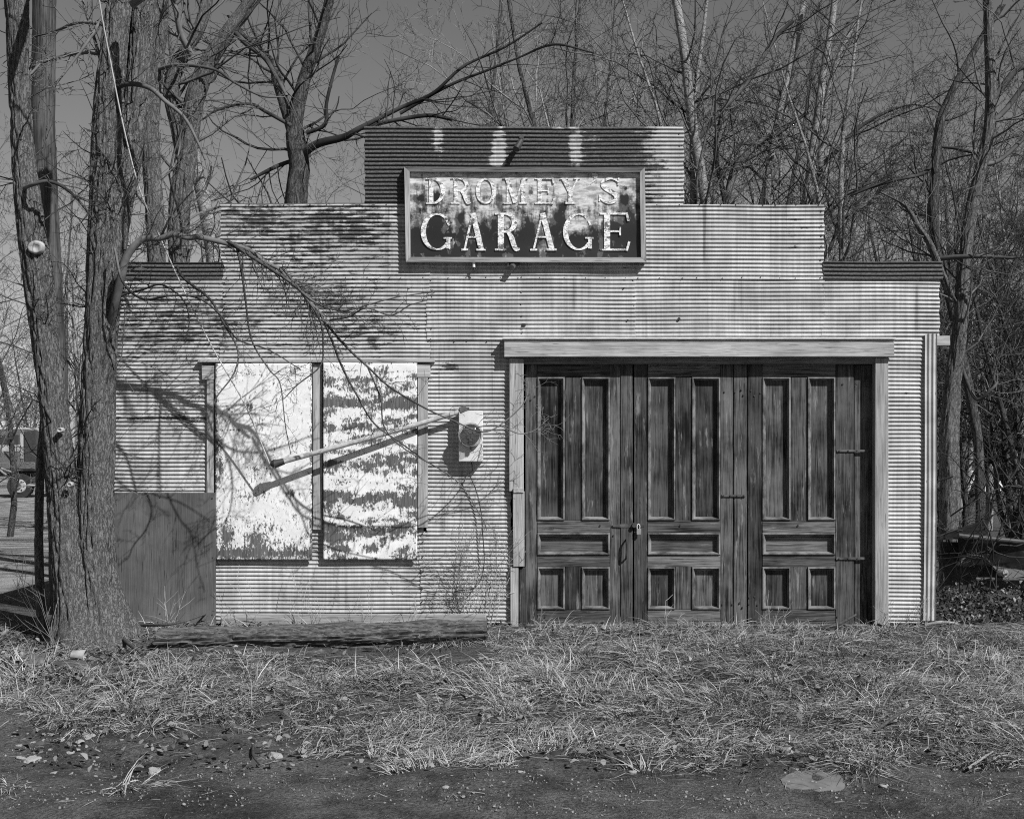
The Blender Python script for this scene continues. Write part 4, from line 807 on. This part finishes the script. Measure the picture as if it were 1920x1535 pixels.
mesh('roof', [(a.x-.4, DH+5.6, b.z), (b.x+.4, DH+5.6, b.z), (b.x+.4, DH+9.4, b.z+.9), (a.x-.4, DH+9.4, b.z+.9), (a.x-.4, DH+5.6, b.z+.12), (b.x+.4, DH+5.6, b.z+.12), (b.x+.4, DH+9.4, b.z+1.02), (a.x-.4, DH+9.4, b.z+1.02)], [(0,1,2,3),(4,5,6,7),(0,1,5,4),(1,2,6,5),(2,3,7,6),(3,0,4,7)], 'house_roof', sh)

# ---------------------------------------------------------------- scrap heap at the right corner, machine's shade put into its black colour
YJ = 1.1
sm = empty('scrap_machine', P(1850, 1120, YJ), 'scrapped machine body with shade painted in black and a round fender beside the right corner', 'machine')
def slab(name, q, y0, th, mat, parent):
    V = [P(x, y, y0+dy) for x, y, dy in q] + [P(x, y, y0+dy+th) for x, y, dy in q]; n = len(q)
    F = [tuple(range(n)), tuple(range(2*n-1, n-1, -1))] + [(i, (i+1) % n, n+(i+1) % n, n+i) for i in range(n)]; return mesh(name, V, F, mat, parent)
slab('hood', [(1758,1000,.1),(1850,975,.3),(1853,1003,.0),(1800,1010,-.1),(1758,1012,.0)], YJ, .5, 'shaded_scrap', sm)
slab('side_panel', [(1795,1005,0),(1900,1018,0),(1960,1020,0),(1960,1075,0),(1885,1085,0),(1860,1060,.05),(1800,1062,.05)], YJ, .06, 'shaded_scrap', sm)
slab('under_body', [(1762,1015,.2),(1960,1020,.2),(1960,1115,.2),(1775,1115,.2)], YJ, .5, 'dark_iron', sm)
cyl('top_rail', P(1797,1004,YJ-.08), P(1960,1020,YJ-.02), .024, 'dark_iron', sm, 12, .022); cyl('axle_bar', P(1830,1085,YJ-.1), P(1960,1086,YJ-.1), .014, 'rust_iron', sm, 8); cyl('hub_end', P(1875,1074,YJ-.1), P(1886,1074,YJ-.16), .03, 'tin', sm, 12)
V = []; F = []; n = 14
for k in range(2):
    for i in range(n):
        a = R(10+160*i/(n-1)); c = P(1824, 1064, YJ-.12-.22*k); V.append(c+Vector((.14*math.cos(a)+.02*k, 0, .11*math.sin(a))))
F = [(i, i+1, n+i+1, n+i) for i in range(n-1)]; f_ = mesh('fender', V, F, 'rust_iron', sm, True); sd = f_.modifiers.new('thick', 'SOLIDIFY'); sd.thickness = .012
A = Acc(); rgb = np.random.default_rng(33)
for k in range(46):
    b0 = P(rgb.uniform(1760,1960), rgb.uniform(880,1060), rgb.uniform(.3,1.9)); grow(A, b0, rgb.normal(0,1,3)*np.array([1,.5,.8]), rgb.uniform(.4,1.1), .009, 0, 1, (5,), -.02, .22, .003, rgb)
br = A.build('brush_heap', 'twig_dark'); tag(br, 'dark tangle of dead brush over the scrap at the right corner', 'brush', kind='stuff')

# ---------------------------------------------------------------- dry grass, leaf litter, weeds
def blades(name, root, th, L, ph, bend, wd, shade, mat, label, cat, seg=3, flat=None):
    n = len(root); pos = root.copy(); pts = [pos.copy()]
    for k in range(seg):
        e = ph - bend*(k+.5)/seg; st = (L/seg)[:,None]*np.stack([np.cos(th)*np.cos(e), np.sin(th)*np.cos(e), np.sin(e)], -1); pos = pos + st; pts.append(pos.copy())
        low = gz(pos[:,0], pos[:,1]) + .006; pts[-1][:,2] = np.maximum(pts[-1][:,2], low); pos[:,2] = np.maximum(pos[:,2], low)
    tw = rng.uniform(-1, 1, n); side_ = np.stack([-np.sin(th), np.cos(th), tw*.7], -1); side_ /= np.linalg.norm(side_, axis=1, keepdims=True)
    V = []; prof = np.interp(np.linspace(0,1,seg+1), [0,.4,1], [.8,1,.12])
    for k in range(seg+1): o = side_*(wd*prof[k]/2)[:,None]; V += [pts[k]-o, pts[k]+o]
    V = np.stack(V, 1).reshape(-1, 3); b = (np.arange(n)*(2*seg+2))[:,None]
    Q = np.concatenate([np.stack([b[:,0]+2*k, b[:,0]+2*k+1, b[:,0]+2*k+3, b[:,0]+2*k+2], -1)[:,None,:] for k in range(seg)], 1).reshape(-1, 4)
    o = np_mesh(name, V, Q, mat, None, False, {'shade': np.repeat(shade, 2*seg+2)}); tag(o, label, cat, kind='stuff'); return o
NC = 2350
cx = rng.uniform(-6.6, 6.6, NC); cy = rng.uniform(-4.6, -.10, NC); cov = grass_cover(cx, cy)
tie0, tie1 = wx(287)*.91, wx(911)*.91
keep = (rng.uniform(0, 1, NC) < cov*.96 + .02) & ~((cy > -1.05) & (cy < -.72) & (cx > tie0-.05) & (cx < tie1+.05)); cx, cy = cx[keep], cy[keep]
cth = 1.6*np.sin(.9*cx+1.1*cy) + 1.3*np.sin(1.7*cy-.8*cx+2) + rng.normal(0, .7, len(cx)) - 1.2
nb = rng.integers(55, 130, len(cx)); cid = np.repeat(np.arange(len(cx)), nb); n = len(cid)
rad = .085*np.sqrt(rng.uniform(0, 1, n)); an = rng.uniform(0, 6.283, n); x = cx[cid]+rad*np.cos(an)*1.5; y = cy[cid]+rad*np.sin(an)
intie = ((y > -1.02) & (y < -.75) & (x > tie0) & (x < tie1)) | (y > -.03); y = np.where(intie, y-.3, y)
lie = (rng.uniform(0, 1, len(cx))**1.3)[cid]
root = np.stack([x, y, gz(x, y)-.004+.02*rng.uniform(0,1,n)*0], -1)
mixo = rng.uniform(0, 1, len(cx))[cid]; th = np.arctan2(np.sin(cth[cid])*(1.1-mixo)+np.sin(an)*mixo, np.cos(cth[cid])*(1.1-mixo)+np.cos(an)*mixo) + rng.normal(0, .52, n); L = rng.uniform(.05, .215, n)*(.55+.95*lie)*np.where((y < -.98) & (y > -1.30) & (x > tie0) & (x < tie1), .6, 1.0)
blades('dry_grass', root, th, L, rng.uniform(.05, 1.25, n)*(1-.2*lie), rng.uniform(.3, 2.3, n), rng.uniform(.0026, .0066, n), np.clip(rng.normal(.47, .24, n)+.45*(rng.uniform(0,1,len(cx))[cid]-.55), 0, 1), 'grass', 'matted dry grass covering the yard before the garage', 'grass')
# thatch: flat straw lying over the whole patch
n = 55000; x = rng.uniform(-6.6, 6.6, n); y = rng.uniform(-4.7, -.06, n); ok = (rng.uniform(0,1,n) < grass_cover(x, y)+.02) & ~((y > -1.06) & (y < -.70) & (x > tie0-.02) & (x < tie1+.02)); x, y = x[ok], y[ok]; n = len(x)
th = 1.6*np.sin(.9*x+1.1*y) + 1.3*np.sin(1.7*y-.8*x+2) + rng.normal(0, 1.1, n) - 1.2
blades('straw_thatch', np.stack([x, y, gz(x, y)+rng.uniform(.004,.045,n)], -1), th, rng.uniform(.07,.22,n), rng.uniform(-.1,.3,n), rng.uniform(.1,.5,n), rng.uniform(.002,.0045,n), np.clip(rng.normal(.36,.2,n),0,1), 'grass', 'flattened straw lying between the grass tufts', 'straw', 2)
def leaves(name, boxes, label, size=(.018,.045)):
    V = []; Q = []; sh = []; k = 0
    for (px0, px1, py0, py1, n, lift) in boxes:
        for _ in range(n):
            p = G(random.uniform(px0, px1), random.uniform(py0, py1)); p.z += random.uniform(.004, lift); s = random.uniform(*size)
            m = Matrix.Rotation(random.uniform(0, 6.3), 3, 'Z') @ Matrix.Rotation(random.gauss(0, .5), 3, 'X') @ Matrix.Rotation(random.gauss(0, .5), 3, 'Y'); cv = random.uniform(.1, .6)
            for (a, b, c) in ((-.5,-1,0), (.5,-1,0), (-1,0,cv), (1,0,cv), (-.4,1,.2*cv), (.4,1,.2*cv)): V.append(p + m @ Vector((a*s*.6, b*s, c*s)))
            Q += [(k,k+1,k+3,k+2), (k+2,k+3,k+5,k+4)]; k += 6; sh += [random.random()**1.5]*6
    o = np_mesh(name, [tuple(v) for v in V], Q, 'leaf', None, False, {'shade': sh}); tag(o, label, 'leaves', kind='stuff')
leaves('leaf_litter', [(0,300,1180,1290,700,.03), (-40,120,1180,1260,250,.05), (280,960,1166,1182,260,.05), (980,1680,1176,1195,200,.03), (20,1900,1225,1450,1500,.07)], 'fallen leaves and bark bits round the tree foot and along the wall', (.009,.026))
V = []; Q = []; sh = []; k = 0
for _ in range(1300):
    px = random.uniform(1757, 1960); t = random.random(); py = 1095+78*t; Y = .55-.55*t + random.uniform(-.1,.1); p = P(px, py + random.uniform(-10, 10), Y); s = random.uniform(.006, .022)
    m = Matrix.Rotation(random.uniform(0, 6.3), 3, 'Z') @ Matrix.Rotation(random.gauss(0, .8), 3, 'X') @ Matrix.Rotation(random.gauss(0, .8), 3, 'Y'); cv = random.uniform(.2, .9)
    for (a, b, c) in ((-.5,-1,0), (.5,-1,0), (-1,0,cv), (1,0,cv), (-.4,1,.2*cv), (.4,1,.2*cv)): V.append(p + m @ Vector((a*s*.6, b*s, c*s)))
    Q += [(k,k+1,k+3,k+2), (k+2,k+3,k+5,k+4)]; k += 6; sh += [random.random()**5]*6
tag(np_mesh('leaf_heap', [tuple(v) for v in V], Q, 'leaf', None, False, {'shade': sh}), 'heap of dead leaves spilling from the scrap at the right corner', 'leaves', kind='stuff')
V = []; F = []; n = 26       # the earth bank the leaf heap lies on
for j in range(10):
    for i in range(n):
        px = 1752+ (2100-1752)*i/(n-1); t = j/9; p = P(px, 1100+76*t, .6-.6*t); p.z -= .03; p.z += .03*noise.noise(p*5); V.append(p)
F = [(j*n+i, j*n+i+1, (j+1)*n+i+1, (j+1)*n+i) for j in range(9) for i in range(n-1)]
tag(mesh('earth_bank', V, F, 'dark_iron', None, True), kind='structure')
rw = np.random.default_rng(44)
def weed(px, py, Y, H, k, lean, label, group=None, name='dry_weed', mat='weed', rm=.0016):
    A = Acc(); b0 = P(px, py, Y); b0.z = float(gz(b0.x, b0.y))-.01
    for s in range(k):
        grow(A, np.array(b0)+rw.normal(0,.02,3)*np.array([1,1,0]), (lean+rw.normal(0,.25), rw.normal(0,.2), 1), H*rw.uniform(.6,1.1), .0026, 0, 1, (4,), .02, .08, rm, rw, 0, (.3,.9))
    tag(A.build(name, mat), label, 'weed', group)
ORD = ['leftmost', 'second from the left', 'third from the left', 'fourth from the left', 'fifth from the left', 'sixth from the left', 'rightmost']
for oi_, (px, py, Y, H, k, ln) in enumerate(((310,1175,-.3,.35,4,.2),(425,1168,-.25,.28,3,.0),(478,1168,-.22,.42,2,.0),(545,1168,-.25,.30,3,.1),(600,1168,-.2,.42,4,-.25),(690,1168,-.2,.3,3,.1),(775,1168,-.2,.28,3,.0))):
    weed(px, py, Y, H, k, ln, 'thin dry weed stalks behind the railway tie, '+ORD[oi_], 'weeds behind the tie')
for oi_, (px, py, Y, H, k, ln) in enumerate(((1000,1178,-.25,.25,3,.1),(1250,1178,-.2,.22,3,.1),(1425,1178,-.2,.22,4,.2),(1455,1178,-.2,.3,3,.3),(1660,1172,-.15,.25,5,.1),(1720,1172,-.15,.3,6,.1))):
    weed(px, py, Y, H, k, ln, 'small tuft of dry weed at the foot of the front, '+(ORD[:5]+ORD[6:])[oi_], 'weeds at the doors')
weed(1492, 1182, -.35, .18, 1, .0, 'single pale upright stalk before the right door'); weed(105, 1195, -.95, .75, 5, -.35, 'cluster of slender pale shoots left of the double tree', name='sapling_shoots', mat='twig_pale', rm=.003)
A = Acc()
for k in range(16):
    b0 = P(rw.uniform(835, 925), 1172, -.06); b0.z = -.01; grow(A, b0, (rw.normal(0,.25), -.05, 1), rw.uniform(.3,.95), .003, 0, 2, (7,3), .03, .12, .0016, rw, .02)
tag(A.build('dead_vine', 'weed'), 'dead vine climbing the corrugated wall below the meter', 'vine')
nl = 1500; px_ = rng.uniform(0, 1930, nl); py_ = rng.uniform(1345, 1530, nl); dd_ = 1.66*FPX/(py_-HOR); x = (px_-960)/FPX*dd_; y = dd_-DW
blades('twig_litter', np.stack([x, y, gz(x, y)+.006], -1), rng.uniform(0, 6.3, nl), rng.uniform(.02, .11, nl), rng.uniform(-.05, .15, nl), rng.uniform(-.2, .4, nl), rng.uniform(.002, .005, nl), np.clip(rng.normal(.1, .25, nl), 0, 1), 'grass', 'broken straw and twig bits strewn over the dirt', 'litter', 2)
# sticks
def stick(pts, r, mat, label, name='stick'): tag(pipe(name, pts, [r, r*.8, r*.5], mat, None, 7, 5), label, 'stick')
stick([G(205,1162,.02), G(232,1198,.05), G(272,1228,.02)], .022, 'dark_stick', 'thick dark branch leaning from the tree foot to the ground')
stick([G(255,1172,.05), G(330,1168,.10), G(410,1142,.10)], .012, 'dark_stick', 'dark stick propped against the wall between the tree and the tie')
stick([G(160,1185,.03), G(200,1180,.04), G(250,1176,.03)], .006, 'pale_stick', 'thin pale stick lying across the tree foot')
stick([G(475,1396,.01), G(474,1415,.02), G(486,1432,.01)], .008, 'dark_stick', 'short bent dark twig on the dirt beside the largest stone')
stick([G(905,1408,.01), G(940,1398,.02), G(985,1375,.03)], .005, 'pale_stick', 'pale straw stalk lying at the grass edge in the centre')
stick([G(1640,1370,.03), G(1690,1335,.10), G(1735,1312,.16)], .010, 'dark_stick', 'dark forked stick lying in the grass at the right', 'fallen_branch')
stick([G(1815,1440,.02), G(1840,1422,.05), G(1862,1408,.07)], .009, 'pale_stick', 'pale stick at the bottom right corner of the yard')
stick([G(1535,1178,.02), G(1570,1170,.06), G(1605,1152,.10)], .018, 'dark_stick', 'rotten slab of wood lying before the right door', 'broken_plank')
stick([G(1735,1172,.02), G(1765,1166,.05), G(1795,1168,.03)], .016, 'trim_h', 'broken board end lying beside the corner sheet', 'broken_plank')
# can, boards, slab, stones
c = G(148, 1227, .05); cn = empty('paper_cup', c, 'pale crushed cup lying on its side left of the tie', 'cup')
V = []; F = []; n = 16
for (f, r) in ((0,.035), (1,.045), (.98,.041), (.05,.031)):
    for i in range(n): a = 2*math.pi*i/n; V.append(c + Vector((-.05+.10*f, -.02*f, 0)) + Vector((.2*r*math.sin(a), r*math.cos(a), r*math.sin(a)*.85)))
F = [(k*n+i, k*n+(i+1) % n, (k+1)*n+(i+1) % n, (k+1)*n+i) for k in range(3) for i in range(n)] + [tuple(range(n))]
mesh('cup_body', V, F, 'tin', cn, True)
def flat(name, px, py, wpx, hpx, th, mat, label, cat, seed, lift=.0, tilt=0.0):
    r = random.Random(seed); n = 30; top = []
    for i in range(n):
        a = 2*math.pi*i/n; f = .92+.22*noise.noise(Vector((math.cos(a)*1.5+seed*3, math.sin(a)*1.5, 0)))+r.uniform(-.05,.05); p = G(px+wpx*.5*f*math.cos(a), py-hpx*.5*f*math.sin(a)); p.z += th+lift+tilt*math.cos(a); top.append(p)
    V = top + [p-Vector((0,0,th+.02)) for p in top]; F = [tuple(range(n))] + [(i, n+i, n+(i+1) % n, (i+1) % n) for i in range(n)]
    tag(mesh(name, V, F, mat), label, cat)
flat('stone_slab', 1525, 1466, 130, 46, .004, 'slab', 'smooth pale flat slab sunk in the dirt at lower right', 'slab', 3)
flat('scrap_board', 58, 1245, 60, 16, .012, 'dark_trim_h', 'dark scrap of board on the litter at the far left', 'board', 4, .03, .015); flat('scrap_board', 130, 1250, 80, 12, .010, 'plywood', 'grey scrap of board lying just right of the dark one', 'board', 5, .02)
stone_me = []
for k in range(6):
    bm = bmesh.new(); bmesh.ops.create_icosphere(bm, subdivisions=3, radius=1)
    for v in bm.verts:
        d = v.co.normalized(); f = 1 + .35*noise.noise(d*1.3+Vector((k*7,0,0))) + .12*noise.noise(d*3.5+Vector((0,k*5,0))); v.co = d*f; 
        v.co.z = max(-.6, min(.72, v.co.z)); v.co.x = max(-.95, min(.95, v.co.x))
    me = bpy.data.meshes.new('stone'); bm.to_mesh(me); bm.free(); me.materials.append(M['stone']); stone_me.append(me)
def stone(px, py, wpx, k, label, group=None, flatn=.55):
    p = G(px, py); s = wpx*(DW+p.y)/FPX/2; o = bpy.data.objects.new('stone', stone_me[k % 6]); col.objects.link(o)
    o.location = p + Vector((0, 0, s*flatn*.12)); o.scale = (s, s*.85, s*flatn); o.rotation_euler = (random.uniform(-.2,.2), random.uniform(-.2,.2), random.uniform(0, 6.3)); tag(o, label, 'stone', group)
stone(516, 1420, 30, 0, 'largest pale stone standing on the bare dirt left of centre', None, .7); stone(290, 1446, 30, 1, 'flat angular grey stone on the dirt at lower left', None, .4)
stone(1476, 1412, 28, 2, 'pale upright stone at the grass edge above the flat slab', None, .9); stone(188, 1262, 18, 3, 'rounded stone in the grass left of the tie', None, .6)
stone(1186, 1448, 18, 4, 'whitish stone on the dirt right of centre'); stone(836, 1476, 14, 5, 'small white stone near the bottom centre edge'); stone(975, 1447, 14, 0, 'bright small stone at the grass edge in the centre')
stone(806, 1422, 15, 1, 'pale angular stone half buried under the grass edge left of centre'); stone(718, 1424, 22, 2, 'dark rounded clod at the grass edge left of centre'); stone(1656, 1474, 16, 3, 'pale stone right of the flat slab'); stone(1758, 1456, 13, 4, 'small pale stone at far right of the dirt')
stone(1408, 1180, 12, 5, 'small white stone at the foot of the doors'); stone(60, 1425, 34, 1, 'broad flat stone among rubble at the lower left', None, .35); stone(1880, 1106, 34, 3, 'pale lump of rock on the leaf heap', None, .7)
rs = random.Random(9)
for i in range(26): stone(rs.uniform(20, 180), rs.uniform(1375, 1455), rs.uniform(7, 20), i, 'small pale stone in the rubble patch at lower left', 'rubble at lower left', .45)
for i in range(70):
    px = rs.uniform(20, 1900); py = rs.uniform(1440, 1515) if px > 640 else rs.uniform(1370, 1515)
    stone(px, py, rs.uniform(3.5, 9), i, 'tiny pale pebble scattered on the bare dirt', 'pebbles on the dirt', .6)

# gravel: tiny stones bedded in the dirt, far too many to count
ng = 5200; gpx = rng.uniform(0, 1930, ng); gpy = rng.uniform(1360, 1530, ng); V = []; Q = []
oct_ = np.array([(1,0,0),(-1,0,0),(0,1,0),(0,-1,0),(0,0,1),(0,0,-1)], float); k = 0
for i in range(ng):
    d_ = 1.66*FPX/(gpy[i]-HOR); x_ = (gpx[i]-960)/FPX*d_; y_ = d_-DW
    if grass_cover(x_, y_) > .6: continue
    z_ = float(gz(x_, y_)); s_ = .0022+.0065*rng.uniform()**4; m_ = Matrix.Rotation(rng.uniform(0, 6.3), 3, 'Z')
    ring_ = [m_ @ Vector((s_*f*math.cos(a), s_*f*math.sin(a)*.8, 0)) for a in (0, 1.57, 3.14, 4.71) for f in (rng.uniform(.7, 1.3),)]
    V += [(x_+v.x, y_+v.y, z_-.002) for v in ring_] + [(x_+v.x*.6, y_+v.y*.6, z_+s_*.8) for v in ring_]
    Q += [(k+j, k+(j+1) % 4, k+4+(j+1) % 4, k+4+j) for j in range(4)] + [(k+4, k+5, k+6, k+7)]; k += 8
tag(np_mesh('gravel', V, Q, 'gravel'), 'fine pale gravel strewn over the bare dirt', 'gravel', kind='stuff')
